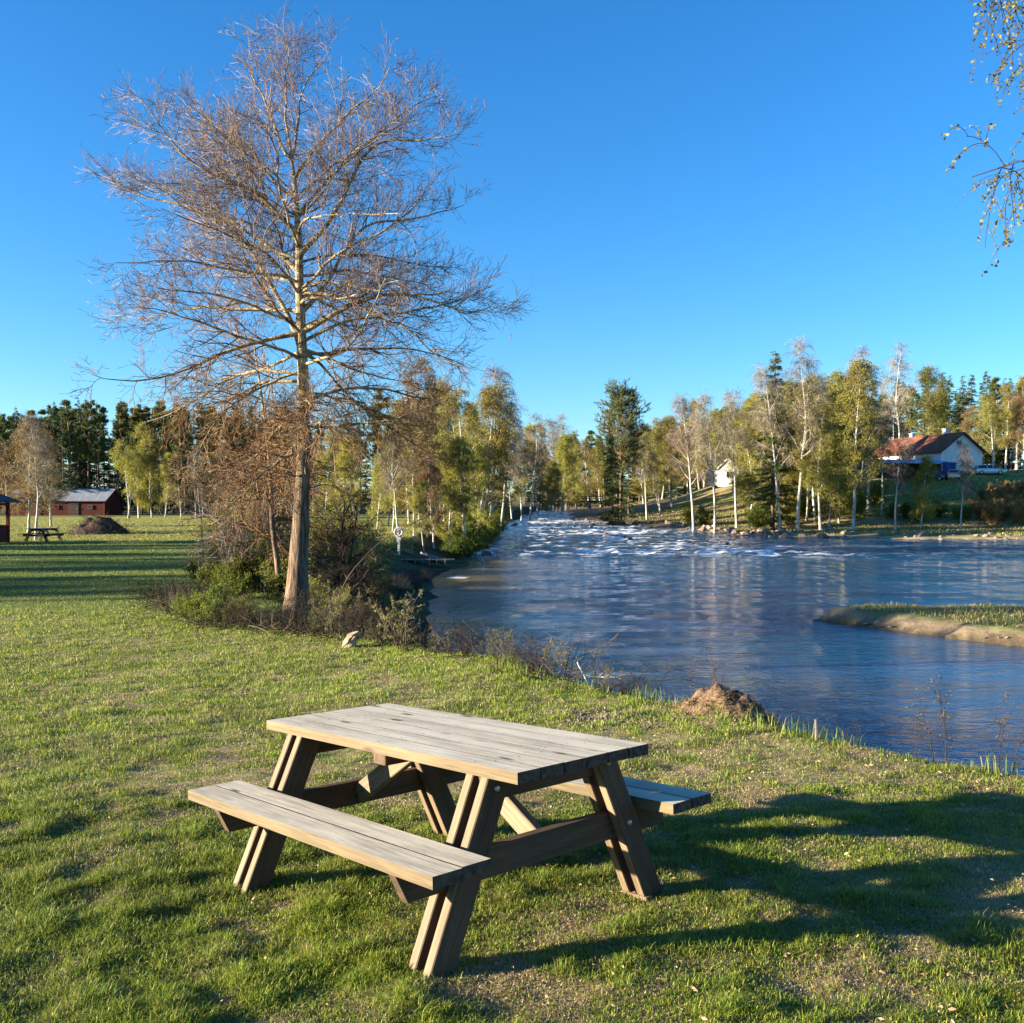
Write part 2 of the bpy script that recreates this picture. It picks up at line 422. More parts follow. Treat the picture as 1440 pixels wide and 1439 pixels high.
def ground_material():
    m, nt = new_mat('ground_soil_and_grass'); s = NT(nt)
    base = s.n('ShaderNodeAttribute', attribute_name='tint').outputs['Color']
    p = s.pos()
    f = s.noise(p, 9, 6, .7); f2 = s.noise(p, 1.3, 4, .6); f3 = s.noise(p, 70, 4, .7)
    k = s.math('ADD', s.math('MULTIPLY', f, .9), s.math('MULTIPLY', f2, .5))
    k = s.math('ADD', k, s.math('MULTIPLY', f3, .5))
    gr = s.ramp(s.math('MULTIPLY', k, .5), [(.34, (.38, .34, .30)), (.47, (.85, .83, .78)), (.62, (1.25, 1.2, 1.1))])
    col = s.mix(1.0, base, gr, 'MULTIPLY')
    hs = s.n('ShaderNodeHueSaturation'); s.l(col, hs.inputs['Color']); s.l(s.math('MULTIPLY_ADD', f2, .06, .47), hs.inputs['Hue'])
    hs.inputs['Value'].default_value = 1.3
    s.pbr(hs.outputs[0], .95, s.bump(k, .6, .05), .1)
    return m
mb = MB(); mb.add(np.stack([gx, gy, gzv], 1), gf)
gr = mb.build('ground', ground_material(), smooth=True)
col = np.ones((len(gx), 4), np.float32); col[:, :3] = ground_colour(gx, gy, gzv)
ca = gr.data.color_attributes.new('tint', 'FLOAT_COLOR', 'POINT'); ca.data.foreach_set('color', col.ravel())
tag(gr, 'grassy riverbank ground with worn lawn, meadow and the far slope', None, None, 'structure')

# ------------------------------------------------------------------ river
def rapid(x, y):
    m = ss(62, 70, y+.12*(x-8)+3*(fbm(x*.2, y*.05, 81)-.5))*(1-ss(190, 215, y))
    return m
wx = axis([(-60, -8, 6), (-8, 34, .2), (34, 60, 1.2), (60, 200, 10), (200, 420, 50)])
wy = axis([(-210, 0, 15), (0, 60, .7), (60, 130, .22), (130, 200, .5), (200, 440, 4)])
ax_, ay_, wf = grid(wx, wy)
# drop cells far from the river
cx, cy = ax_[wf].mean(1), ay_[wf].mean(1)
keep = inside(cx, cy, RIVER) | (np.minimum(pl_dist(cx, cy, WL), pl_dist(cx, cy, WR)) < 2.6)
keep |= (cy < 0) & (cx > 0)
wf = wf[keep]
rp = rapid(ax_, ay_)
band1 = np.exp(-((ay_-71-2.0*np.sin(ax_*.17)-.03*ax_)/2.6)**2)
band2 = np.exp(-((ay_-80-1.6*np.sin(ax_*.21+1))/2.0)**2)*ss(8, 16, ax_)
band3 = ss(100, 112, ay_)*.75
wv = (fbm(ax_*.9, ay_*.42, 83, 4)-.5)*.55+(fbm(ax_*2.2, ay_*1.2, 87, 3)-.5)*.22
wzv = water_z(ay_)+rp*(1-.6*ss(17, 27, ax_))*wv*(.55+.5*band1+.5*band2)
calm = (fbm(ax_*.5, ay_*.5, 85, 3)-.5)*.03*(1-rp)
wzv = wzv+calm
fo_n = fbm(ax_*.9+.3*np.sin(ay_), ay_*1.0, 91, 5)
thr = .60-.20*band1-.18*band2-.16*band3
rpf = rp*(1-.93*ss(17, 27, ax_+.12*(ay_-75)+6*(fbm(ax_*.15, ay_*.15, 77)-.5)))
foam = ss(0, .08, fo_n-thr)*rpf
foam = np.maximum(foam, ss(.05, .15, wv)*rpf*(.55+.6*np.maximum(band1, band2)+.4*band3))
lee = np.exp(-(((ax_+2.6)/.7)**2+((ay_-47.0)/.5)**2)); foam = np.maximum(foam, ss(.5, .8, lee*1.2*(.6+.8*fo_n)))
def water_material():
    m, nt = new_mat('river_water'); s = NT(nt); p = s.pos()
    a = s.attr('foam'); sep = s.n('ShaderNodeSeparateXYZ'); s.l(a, sep.inputs[0])
    n1 = s.noise(s.mapping(p, (.85, 1.6, 1)), 1.9, 4, .55, .5)
    n2 = s.noise(s.mapping(p, (1, 1.6, 1)), 6.0, 3, .6, .3)
    n3 = s.noise(s.mapping(p, (.35, .8, 1)), .5, 2, .5)
    calm = s.ramp(s.noise(s.mapping(p, (.5, 1.2, 1)), .16, 3, .5), [(.35, .35), (.6, 1)])
    h = s.math('ADD', s.math('MULTIPLY', n1, .62), s.math('MULTIPLY', n2, .22))
    h = s.math('MULTIPLY', h, calm)
    h = s.math('ADD', h, s.math('MULTIPLY', n3, .7))
    h2 = s.math('MULTIPLY', s.noise(s.mapping(p, (1, 1.3, 1)), 2.0, 5, .65), s.math('MULTIPLY', sep.outputs[1], 2.2))
    h = s.math('ADD', h, h2)
    sepP = s.n('ShaderNodeSeparateXYZ'); s.l(p, sepP.inputs[0])
    bst = s.n('ShaderNodeMapRange'); s.l(sepP.outputs[1], bst.inputs[0])
    bst.inputs[1].default_value = 8; bst.inputs[2].default_value = 60; bst.inputs[3].default_value = 1.0; bst.inputs[4].default_value = 1.5
    b = s.n('ShaderNodeBump'); s.l(h, b.inputs['Height']); s.l(bst.outputs[0], b.inputs['Strength']); b.inputs['Distance'].default_value = .16
    deep = s.ramp(s.noise(p, .3, 2), [(.3, (.000, .042, .090)), (.7, (.000, .052, .104))])
    shal = s.mix(sep.outputs[2], deep, (.19, .125, .05))
    w = s.n('ShaderNodeBsdfPrincipled'); s.l(shal, w.inputs['Base Color']); w.inputs['Roughness'].default_value = .02
    w.inputs['Specular Tint'].default_value = (.55, .80, 1.0, 1); w.inputs['IOR'].default_value = 2.0; w.inputs['Specular IOR Level'].default_value = .5
    s.l(b.outputs[0], w.inputs['Normal'])
    fn = s.noise(s.mapping(p, (1, 1, 1)), 3.2, 5, .7)
    fm = s.math('MULTIPLY', sep.outputs[0], s.ramp(fn, [(.32, 0), (.50, 1)]))
    fd = s.n('ShaderNodeBsdfPrincipled'); fd.inputs['Base Color'].default_value = (.78, .77, .74, 1); fd.inputs['Roughness'].default_value = .8
    s.l(s.bump(fn, .8, .12), fd.inputs['Normal'])
    mx = s.n('ShaderNodeMixShader'); s.l(fm, mx.inputs[0]); s.l(w.outputs[0], mx.inputs[1]); s.l(fd.outputs[0], mx.inputs[2])
    o = s.n('ShaderNodeOutputMaterial'); s.l(mx.outputs[0], o.inputs[0]); return m
dWL = pl_dist(ax_, ay_, WL)
shallow = (1-ss(.3, 8.5, dWL+3*(fo_n-.5)))*ss(10, 20, ay_)*(1-ss(60, 66, ay_))
mb = MB(); mb.add(np.stack([ax_, ay_, wzv], 1), wf, 0, np.stack([foam, rp, shallow], 1))
rv = mb.build('river_water', water_material(), smooth=True, attr='foam')
tag(rv, 'blue river with calm pool in front and white rapids upstream', None, None, 'structure')

# ------------------------------------------------------------------ plant growth
def unit(v): return v/np.maximum(np.linalg.norm(v, axis=-1, keepdims=True), 1e-9)
def grow(S, D, Ln, R0, R1, K, rng, wig=.12, trop=0.0, pw=1.0):
    S = np.asarray(S, float).reshape(-1, 3); D = unit(np.asarray(D, float).reshape(-1, 3)); N = len(S)
    Ln = np.broadcast_to(Ln, (N,)).astype(float); trop = np.broadcast_to(trop, (N,)) if not callable(trop) else trop
    P = np.empty((N, K+1, 3)); P[:, 0] = S; T = np.empty((N, K+1, 3)); T[:, 0] = D
    for k in range(K):
        tr = trop(k/K) if callable(trop) else trop
        D = D+wig*rng.normal(size=(N, 3)); D[:, 2] += tr
        D = unit(D); P[:, k+1] = P[:, k]+D*(Ln/K)[:, None]; T[:, k+1] = D
    t = np.linspace(0, 1, K+1)[None]**pw
    R0 = np.broadcast_to(R0, (N,)).astype(float)[:, None]; R1 = np.broadcast_to(R1, (N,)).astype(float)[:, None]
    return P, R0*(1-t)+R1*t, T
def perp(T, rng):
    v = rng.normal(size=T.shape); v -= (v*T).sum(-1, keepdims=True)*T; return unit(v)
def spawn(P, Rr, T, n, t0, t1, ang, rng, asp=.2, flat=0.0):
    N, K1, _ = P.shape; n_ = n
    pi = np.repeat(np.arange(N), n_); t = t0+(t1-t0)*rng.random(len(pi))
    f = t*(K1-1); i = np.minimum(f.astype(int), K1-2); u = (f-i)[:, None]
    S = P[pi, i]*(1-u)+P[pi, i+1]*u; rr = Rr[pi, i]*(1-u[:, 0])+Rr[pi, i+1]*u[:, 0]
    tt = T[pi, i]; a = np.radians(ang)*(1+asp*rng.normal(size=len(pi)))
    q = perp(tt, rng)
    if flat: q[:, 2] *= (1-flat); q = unit(q)
    D = tt*np.cos(a)[:, None]+q*np.sin(a)[:, None]
    return S, unit(D), rr, t, pi
def tubes(mb, P, Rr, sides=4, m=0):
    N, K1, _ = P.shape
    T = np.empty_like(P); T[:, 1:-1] = P[:, 2:]-P[:, :-2]; T[:, 0] = P[:, 1]-P[:, 0]; T[:, -1] = P[:, -1]-P[:, -2]
    T = unit(T); m0 = T.mean(1)
    ref = np.where((np.abs(m0[:, 2:3]) > .75), np.array([[1., 0, 0]]), np.array([[0, 0, 1.]]))[:, None, :]
    A = unit(np.cross(T, ref)); B = np.cross(T, A)
    th = np.arange(sides)*2*np.pi/sides
    V = P[:, :, None]+Rr[:, :, None, None]*(A[:, :, None]*np.cos(th)[None, None, :, None]+B[:, :, None]*np.sin(th)[None, None, :, None])
    b = (np.arange(N)*K1*sides)[:, None, None]; k = (np.arange(K1-1)*sides)[None, :, None]; j = np.arange(sides)[None, None, :]; j2 = (j+1) % sides
    Fq = np.stack([b+k+j, b+k+j2, b+k+sides+j2, b+k+sides+j], -1).reshape(-1, 4)
    mb.add(V.reshape(-1, 3), Fq, m)
def leaves(mb, Cn, size, rng, m=0, elong=1.5, down=0.0, jit=.3):
    N = len(Cn)
    a = rng.normal(size=(N, 3)); a[:, 2] -= down; a = unit(a); b = perp(a, rng)
    s = (size*(1-jit+2*jit*rng.random(N)))[:, None]
    V = np.stack([Cn-a*s*elong*.5, Cn+b*s*.5, Cn+a*s*elong*.5, Cn-b*s*.5], 1).reshape(-1, 3)
    mb.add(V, np.arange(N*4).reshape(-1, 4), m)
def blades(mb, Cn, D, ln, w, rng, m=0):
    N = len(Cn); q = perp(unit(D), rng); D = unit(D)
    ln = np.broadcast_to(ln, (N,))[:, None]; w = np.broadcast_to(w, (N,))[:, None]
    V = np.stack([Cn-q*w*.5, Cn+q*w*.5, Cn+D*ln], 1).reshape(-1, 3)
    mb.add(V, np.arange(N*3).reshape(-1, 3), m)
def along(P, n, rng, t0=0., t1=1.):
    N, K1, _ = P.shape; pi = np.repeat(np.arange(N), n); f = (t0+(t1-t0)*rng.random(len(pi)))*(K1-1)
    i = np.minimum(f.astype(int), K1-2); u = (f-i)[:, None]
    return P[pi, i]*(1-u)+P[pi, i+1]*u

# ---- tree prototypes (own coordinates, base at 0, height as given)
def make_birch(seed, h=15, wide=2.6, leafn=6, bare_top=.3, lmat='leafy', tmat='btwig', low=.25, stems=1, lsize=.08, twigs=8):
    rng = np.random.default_rng(seed); root = empty('birch_tree')
    tr = MB(); cr = MB(); PL = []
    for st in range(stems):
        hh = h*(1-.12*st); d0 = np.array([[rng.normal()*.05+.10*st*(-1)**st, rng.normal()*.05, 1]])
        P, Rr, T = grow([[.25*st, 0, -.3]], d0, hh+.3, h*.0115*(1-.15*st), .012, 16, rng, .035, .02, .8)
        Rr[:, 0] *= 1.35; tubes(tr, P, Rr, 8)
        n = 30 if stems == 1 else 20
        S, D, rr, t, _ = spawn(P, Rr, T, n, low, .98, 48, rng, .2)
        prof = np.interp(t, [low, .45, .7, .98], [.75, 1.0, .72, .22])
        P1, R1, T1 = grow(S, D, wide*prof*(.8+.4*rng.random(len(t)))*1.25, np.minimum(rr*.45, .05), .008, 8, rng, .10, lambda k: .10-.16*k)
        tubes(tr, P1, R1, 4)
        S, D, rr, t2, pi = spawn(P1, R1, T1, 9, .2, 1, 42, rng)
        P2, R2, T2 = grow(S, D, wide*.42*(.6+.6*rng.random(len(S))), .014, .006, 5, rng, .14, -.10)
        tubes(cr, P2, R2, 3, 0)
        S, D, rr, t3, pi = spawn(P2, R2, T2, twigs, .15, 1, 40, rng)
        P3, R3, T3 = grow(S, D, wide*.34*(.5+.8*rng.random(len(S))), .008, .004, 4, rng, .12, -.5)
        tubes(cr, P3, R3, 3, 0)
        Lc = along(P3, max(1, int(leafn*1.05)), rng); 
        zz = Lc[:, 2]/hh; prob = 1-bare_top*1.6*ss(.55, .95, zz)
        clump = .8+.4*(np.sin(Lc[:, 0]*2.1+seed)*np.sin(Lc[:, 1]*2.3)*np.sin(Lc[:, 2]*1.9) > -.12)
        Lc = Lc[rng.random(len(Lc)) < prob*clump]; Lc = Lc+rng.normal(size=Lc.shape)*.10
        if len(Lc): leaves(cr, Lc, lsize, rng, 1, 1.5, .4)
    tr.build('trunk', M['birch'], root, True); cr.build('crown', [M[tmat], M[lmat]], root)
    return root
def make_pine(seed, h=18, cb=.55, wide=2.0, dens=1.0, nmat='pine', shape=(.75, 1, .8, .25), asc=72):
    rng = np.random.default_rng(seed); root = empty('pine_tree'); tr = MB(); cr = MB()
    P, Rr, T = grow([[0, 0, -.3]], [[0, 0, 1]], h+.2, h*.0105, .03, 14, rng, .02, .03)
    tubes(tr, P, Rr, 8)
    S, D, rr, t, _ = spawn(P, Rr, T, 10, .25, cb, 85, rng)         # dead lower stubs
    P1, R1, T1 = grow(S, D, .5+.9*rng.random(len(S)), .02, .006, 4, rng, .15, -.03); tubes(tr, P1, R1, 3)
    S, D, rr, t, _ = spawn(P, Rr, T, int(42*dens), cb, .985, asc, rng, .12)
    u = (t-cb)/(1-cb); prof = np.interp(u, [0, .25, .6, 1], shape)
    P1, R1, T1 = grow(S, D, wide*prof*(.65+.6*rng.random(len(t))), np.minimum(.05, rr*.4), .01, 6, rng, .12, .05)
    tubes(tr, P1, R1, 4)
    S, D, rr, t2, _ = spawn(P1, R1, T1, 9, .3, 1, 45, rng, .3, .4)
    P2, R2, T2 = grow(S, D, wide*.24*(.6+.8*rng.random(len(S))), .012, .006, 3, rng, .15, .12)
    tubes(cr, P2, R2, 3, 0)
    n = 34; c = along(P2, n, rng, .1, 1); d = rng.normal(size=c.shape); d[:, 2] += .6
    d = unit(d)+np.repeat(T2[:, -1], n, 0)*.7
    blades(cr, c+rng.normal(size=c.shape)*.05, d, .20+.16*rng.random(len(c)), .055, rng, 1)
    tr.build('trunk', M['pbark'], root, True); cr.build('crown', [M['sbark'], M[nmat]], root)
    return root
def make_spruce(seed, h=18, wide=2.6, low=.05, nmat='spruce', dens=1.0):
    rng = np.random.default_rng(seed); root = empty('spruce_tree'); tr = MB(); cr = MB()
    P, Rr, T = grow([[0, 0, -.3]], [[0, 0, 1]], h+.3, h*.011, .015, 14, rng, .008, .03)
    tubes(tr, P, Rr, 7)
    nb = int(135*dens); S, D, rr, t, _ = spawn(P, Rr, T, nb, low, .99, 84, rng, .06)
    ln = wide*((1-t)**.85+.03)*(.7+.45*rng.random(nb))*(1-.25*ss(.3, 0, t))
    P1, R1, T1 = grow(S, D, ln, .02*(1.2-t)+.004, .005, 7, rng, .06, lambda k: -.10+.20*k)
    tubes(cr, P1, R1, 3, 0)
    n = np.maximum(10, (ln*58).astype(int)); pi = np.repeat(np.arange(nb), n); f = (.08+.92*rng.random(len(pi)))*7
    i = np.minimum(f.astype(int), 6); u = (f-i)[:, None]; c = P1[pi, i]*(1-u)+P1[pi, i+1]*u; tt = T1[pi, i]
    sd = perp(tt, rng); sd[:, 2] = -np.abs(sd[:, 2])*.9-.15; c = c+sd*rng.random((len(c), 1))*.22
    blades(cr, c, tt*.7+sd*.9, .22+.22*rng.random(len(c)), .075, rng, 1)
    tr.build('trunk', M['sbark'], root, True); cr.build('crown', [M['sbark'], M[nmat]], root)
    return root
PROTO_H = {}
USED = {}
def place(kind, px, Y, top=None, h=None, label='', cat='tree', group=None, w=1.0, rz=None, x=None):
    pool = POOL[kind]; rg = random.Random(int(px*13+Y*7)); k = rg.randrange(len(pool)); root, ph = pool[k]
    xx = X(px, Y) if x is None else x; z = gz(xx, Y)
    if top is not None: h = Zp(top, Y)-z
    s = h/ph; rz = rg.uniform(0, 6.28) if rz is None else rz
    if not USED.get(root.name):
        USED[root.name] = 1; kids_ = None; root.location = (xx, Y, z); root.rotation_euler = (0, 0, rz); root.scale = (s*w, s*w, s); o = root
        if group: o['group'] = group
        o['label'] = label
    else:
        o = dup(root, (xx, Y, z), rz, (s*w, s*w, s), label, group)
        if not group and 'group' in o: del o['group']
    o['category'] = cat
    return o
POOL = {
 'birch': [(make_birch(s, 15, 2.15, 9, .35), 15) for s in (11, 12, 13, 14)],
 'birchlow': [(make_birch(s, 12, 2.1, 10, .1, low=.12, twigs=8), 12) for s in (21, 22)],
 'birchtwin': [(make_birch(s, 13, 2.4, 7, .25, stems=2), 13) for s in (31, 32)],
 'birchbrown': [(make_birch(s, 13, 2.5, 6, .3, 'leafb', low=.15, twigs=10), 13) for s in (41, 42)],
 'birchbare': [(make_birch(s, 15, 2.4, 1, .9, 'leafb', 'gtwig', low=.35, twigs=11), 15) for s in (51, 52, 53)],
 'pinetall': [(make_pine(s, 18, [.48, .58, .52, .62, .42][s % 5], 1.8, 1.2, 'pine', (.8, 1, .6, .08), 78), 18) for s in (61, 62, 63, 64, 65)],
 'pinebig': [(make_pine(s, 18, .36, 3.9, 3.8, 'pinel', (.7, 1, .95, .5), 62), 18) for s in (71,)],
 'spruce': [(make_spruce(s, 18, 2.7), 18) for s in (81, 82, 83, 84)],
 'spruceyoung': [(make_spruce(s, 10, 2.2, .03, 'spruceb', .8), 10) for s in (91,)],
}
#@@PART2
# ------------------------------------------------------------------ picnic table (fitted to its standing place on the sloping lawn)
TT = (-.3246, 4.6041, 1.5980)
RT = np.array([[.67939, .73342, -.02271], [-.73168, .67946, .05459], [.05547, -.02047, .99825]])
def rotz(a): c, s = math.cos(a), math.sin(a); return np.array([[c, -s, 0], [s, c, 0], [0, 0, 1]])
def roty(a): c, s = math.cos(a), math.sin(a); return np.array([[c, 0, s], [0, 1, 0], [-s, 0, c]])
def rotx(a): c, s = math.cos(a), math.sin(a); return np.array([[1, 0, 0], [0, c, -s], [0, s, c]])
def board(mb, a, b, w, t, up, seed, m=0, bev=.004):
    """timber from a to b, width w along `up` side, thickness t"""
    a = np.array(a, float); b = np.array(b, float); d = b-a; L = np.linalg.norm(d); ex = d/L
    up = np.array(up, float); ey = up-(up@ex)*ex; ey /= np.linalg.norm(ey); ez = np.cross(ex, ey)
    Rm = np.stack([ex, ey, ez], 1)
    mb.box((a+b)/2, (L, w, t), Rm, m, bev, (seed*3.7, seed*1.31, seed*.77))
def make_table():
    root = empty('picnic_table')
    H, L, W, Lb, Hb, yo, yi, th = .74, 1.90, .775, 1.92, .457, .815, .526, .045
    mb = MB(); n = 6; wv = W/n; rg = random.Random(4)
    for i in range(n):
        y = -W/2+wv*(i+.5); e = rg.uniform(-.006, .006)
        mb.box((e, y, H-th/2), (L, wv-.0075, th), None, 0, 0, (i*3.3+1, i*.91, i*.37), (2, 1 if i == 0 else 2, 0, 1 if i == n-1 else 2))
    for i in range(n):
        for sx in (-.72, -.675, 0, .675, .72):
            x_ = sx+rg.uniform(-.006, .006); y_ = -W/2+wv*(i+.5)+(.03 if abs(sx) == .72 else -.03)+rg.uniform(-.005, .005)
            tubes(mb, np.array([[[x_, y_, H-.002], [x_, y_, H+.0006]]]), np.array([[.0042, .0040]]), 8, 2); tubes(mb, np.array([[[x_, y_, H+.0006], [x_, y_, H+.0007]]]), np.array([[.0040, .0002]]), 8, 2)
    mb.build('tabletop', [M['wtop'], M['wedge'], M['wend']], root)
    for sgn in (-1, 1):
        mb = MB(); w = (yo-yi)/2
        for k in range(2):
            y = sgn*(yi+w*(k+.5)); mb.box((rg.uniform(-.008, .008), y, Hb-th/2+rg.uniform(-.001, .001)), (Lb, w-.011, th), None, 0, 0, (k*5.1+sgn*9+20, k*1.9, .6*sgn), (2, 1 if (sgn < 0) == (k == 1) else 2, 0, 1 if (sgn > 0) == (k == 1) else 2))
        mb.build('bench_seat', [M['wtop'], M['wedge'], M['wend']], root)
    hz = .13; seed = 40
    for sx in (-1, 1):
        for sy in (-1, 1):
            mb = MB()
            # two boards with a slot between; ends cut level with ground and top
            for k, xo in enumerate((.765-.0225, .765-.1125)):
                x = sx*xo; f0, t0 = sy*.6945, sy*.370
                dz = -.02
                base = lambda v, z: (x, v, z)
                vo0, vi0 = f0, f0-sy*hz; vo1, vi1 = t0, t0-sy*hz
                V = []
                for xx in (x-.0225, x+.0225):
                    V += [(xx, vo0, dz), (xx, vi0, dz), (xx, vi1, .694), (xx, vo1, .694)]
                V = np.array(V); F = [(0, 1, 2, 3), (7, 6, 5, 4), (0, 4, 5, 1), (1, 5, 6, 2), (2, 6, 7, 3), (3, 7, 4, 0)]
                if sx < 0 or True: pass
                seed += 1
                ax1 = np.array([0, t0-f0, .714]); ax1 /= np.linalg.norm(ax1); ax2 = np.array([0, ax1[2], -ax1[1]])
                A = np.stack([V@ax1, V@ax2, V[:, 0]*.3], 1)+np.array([seed*2.3, seed*.7, seed*.3])
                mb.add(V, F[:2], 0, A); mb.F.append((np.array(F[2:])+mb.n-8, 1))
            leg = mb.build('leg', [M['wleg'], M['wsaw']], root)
            bm_ = leg.modifiers.new('edge', 'BEVEL'); bm_.width = .004; bm_.segments = 1
            for zz in (.36, .645):
                v = sy*(.6945-(.3245)*(zz+.02)/.714-hz*.5); b = MB()
                P = np.array([[[sx*.764, v, zz], [sx*.770, v, zz], [sx*.7745, v, zz]]]); tubes(b, P, np.array([[.014, .014, .009]]), 10)
                tubes(b, np.array([[[sx*.7745, v, zz], [sx*.7765, v, zz]]]), np.array([[.009, .0001]]), 10)
                b.build('bolt', M['steel'], leg, True)
        mb = MB(); x = sx*.6975; z0, z1 = .292, .4115          # cross beam through the slots, ends cut back
        V = []
        for xx in (x-.022, x+.022): V += [(xx, -.795, z1), (xx, -.735, z0), (xx, .735, z0), (xx, .795, z1)]
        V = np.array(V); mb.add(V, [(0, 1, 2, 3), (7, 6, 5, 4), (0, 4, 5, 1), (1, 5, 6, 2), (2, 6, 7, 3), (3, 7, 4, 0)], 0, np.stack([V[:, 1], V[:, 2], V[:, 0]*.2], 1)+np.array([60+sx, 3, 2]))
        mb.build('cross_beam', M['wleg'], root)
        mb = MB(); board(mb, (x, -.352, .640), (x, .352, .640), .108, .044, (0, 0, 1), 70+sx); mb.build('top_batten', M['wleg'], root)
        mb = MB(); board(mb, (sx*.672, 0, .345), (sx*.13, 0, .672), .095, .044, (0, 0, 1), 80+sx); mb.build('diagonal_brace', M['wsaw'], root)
    mb = MB(); board(mb, (0, -.35, .665), (0, .35, .665), .058, .095, (0, 0, 1), 90); mb.build('top_batten', M['wleg'], root)
    mb = MB(); board(mb, (.625, .566, -.004), (.782, .566, -.004), .05, .03, (0, 1, 0), 95)
    mb.build('foot_block', M['wsaw'], root)
    return root
table = make_table()
tag(table, 'large weathered grey wooden picnic table with benches standing on the grass in front', 'picnic table')
mw = Matrix([list(RT[0])+[TT[0]], list(RT[1])+[TT[1]], list(RT[2])+[TT[2]], [0, 0, 0, 1]]); table.matrix_world = mw
table.location = mw.to_translation(); table.rotation_euler = mw.to_euler()
fx, fy = X(61, 54), 54
t2 = dup(table, (fx, fy, gz(fx, fy)+.005), R(88), 1.0, 'small dark picnic table far off beside the white trunked birch')
t2.rotation_euler = (0, 0, R(86))

# ------------------------------------------------------------------ the big bare tree
def px_line(pts, Y0, dY, K, rng, amp=.015):
    n = len(pts); P = []
    cum = [0]
    for a, b in zip(pts[:-1], pts[1:]): cum.append(cum[-1]+math.hypot(b[0]-a[0], b[1]-a[1]))
    cum = np.array(cum)/cum[-1]; t = np.linspace(0, 1, K+1)
    px = np.interp(t, cum, [p[0] for p in pts]); py = np.interp(t, cum, [p[1] for p in pts])
    for _ in range(2):
        px[1:-1] = (px[:-2]+2*px[1:-1]+px[2:])/4; py[1:-1] = (py[:-2]+2*py[1:-1]+py[2:])/4
    Y = Y0+dY*t; P = np.stack([(px-720)/F_PX*Y, Y, CZ+(HOR-py)/F_PX*Y], 1)
    w = np.cumsum(rng.normal(size=P.shape)*amp, 0); w[0] = 0; return P+w
def tangents(P):
    T = np.empty_like(P); T[:, 1:-1] = P[:, 2:]-P[:, :-2]; T[:, 0] = P[:, 1]-P[:, 0]; T[:, -1] = P[:, -1]-P[:, -2]; return unit(T)
def big_tree():
    rng = np.random.default_rng(7); Y0 = 19.0; K = 16
    x0 = X(420, Y0); z0 = gz(x0, Y0); root = empty('bare_tree', (x0, Y0, z0)); O = np.array([x0, Y0, z0])
    tr = MB(); lb = MB(); cr = MB()
    trunk = px_line([(417, 872), (419, 800), (427, 690), (431, 600), (430, 520), (428, 440), (427, 360), (424, 296), (420, 240), (414, 196), (408, 165)], Y0, 0, 26, rng, .008)[None]-O
    tt = np.linspace(0, 1, 27)[None]; tr_r = np.interp(tt, [0, .05, .12, .3, .45, .6, .75, .85, 1], [.31, .225, .185, .128, .108, .092, .068, .045, .02])
    tubes(tr, trunk, tr_r, 14); tT = tangents(trunk)
    L = [([(429,480),(367,490),(313,498),(270,518),(235,530),(167,538),(122,524)], -1.0, .075),
         ([(429,485),(410,440),(389,409),(367,369),(340,329),(305,302),(247,293),(180,280),(118,249)], .9, .085),
         ([(431,471),(478,445),(527,418),(589,413),(634,427),(687,440),(732,422)], -1.2, .085),
         ([(427,427),(450,405),(469,382),(486,350),(500,329),(523,307),(589,311),(660,293)], 1.3, .08),
         ([(427,351),(450,328),(469,307),(491,258),(514,213),(545,196),(611,202),(656,191)], -.6, .08),
         ([(422,373),(376,342),(322,311),(278,285),(220,262),(150,262)], 1.4, .07),
         ([(424,338),(405,312),(385,289),(362,268),(340,258),(296,249),(262,225),(233,196),(196,133)], -1.0, .075),
         ([(420,285),(400,272),(380,250),(349,200),(320,185),(291,178),(247,125)], .8, .06),
         ([(426,300),(450,275),(468,250),(492,232),(514,214),(560,170),(600,140),(640,120)], 1.3, .06),
         ([(418,225),(405,215),(400,200),(395,178),(380,150),(366,98),(362,60),(358,12)], .1, .06),
         ([(418,235),(424,200),(428,150),(436,100),(452,62),(470,22)], .5, .045),
         ([(424,240),(450,205),(478,178),(505,150),(527,133),(545,100),(556,60)], -.8, .05),
         ([(408,150),(402,110),(396,60),(404,8)], 0, .03),
         ([(427,435),(380,434),(340,440),(278,434),(230,442),(189,449),(140,444)], 1.9, .06),
         ([(430,425),(480,425),(544,458),(580,463),(612,500),(665,515)], -1.6, .055),
         ([(430,505),(455,515),(487,560),(540,600),(600,640),(636,655)], .9, .05),
         ([(431,520),(395,530),(350,552),(300,590),(262,640),(245,690)], -.7, .05),
         ([(430,545),(470,560),(520,575),(560,610),(610,625)], 1.6, .045),
         ([(430,575),(400,590),(360,640),(330,660),(300,655)], .6, .04),
         ([(430,500),(380,520),(330,530),(280,560),(230,585),(190,600)], 1.2, .05)]
    sh = lambda q, p0: (424+(q[0]-424)*(1-.05*abs(q[0]-424)/300), q[1]+max(0, 150-q[1])*.38)
    PP = np.stack([px_line([sh(q, 0) for q in p], Y0, d, K, rng)-O for p, d, r in L])
    for q in PP:
        j = int(np.argmin(np.linalg.norm((trunk[0]-q[0])*np.array([1, 1, 2.0]), axis=1))); q += (trunk[0][j]-q[0])*((1-np.linspace(0, 1, K+1))**2)[:, None]
    RR = np.stack([np.interp(np.linspace(0, 1, K+1), [0, .12, 1], [r*.88, r*.56, .006]) for _, _, r in L])
    # further limbs all round the stem
    n = 42; S, D, rr, t, _ = spawn(trunk, tr_r, tT, n, .34, .87, 60, rng, .15)
    az = np.arange(n)*2.4+rng.normal(size=n)*.3; el = np.radians(np.interp(t, [.38, .55, .8, 1], [-4, 16, 30, 44])+rng.normal(size=n)*7)
    D = np.stack([np.cos(az)*np.cos(el), np.sin(az)*np.cos(el), np.sin(el)], 1)
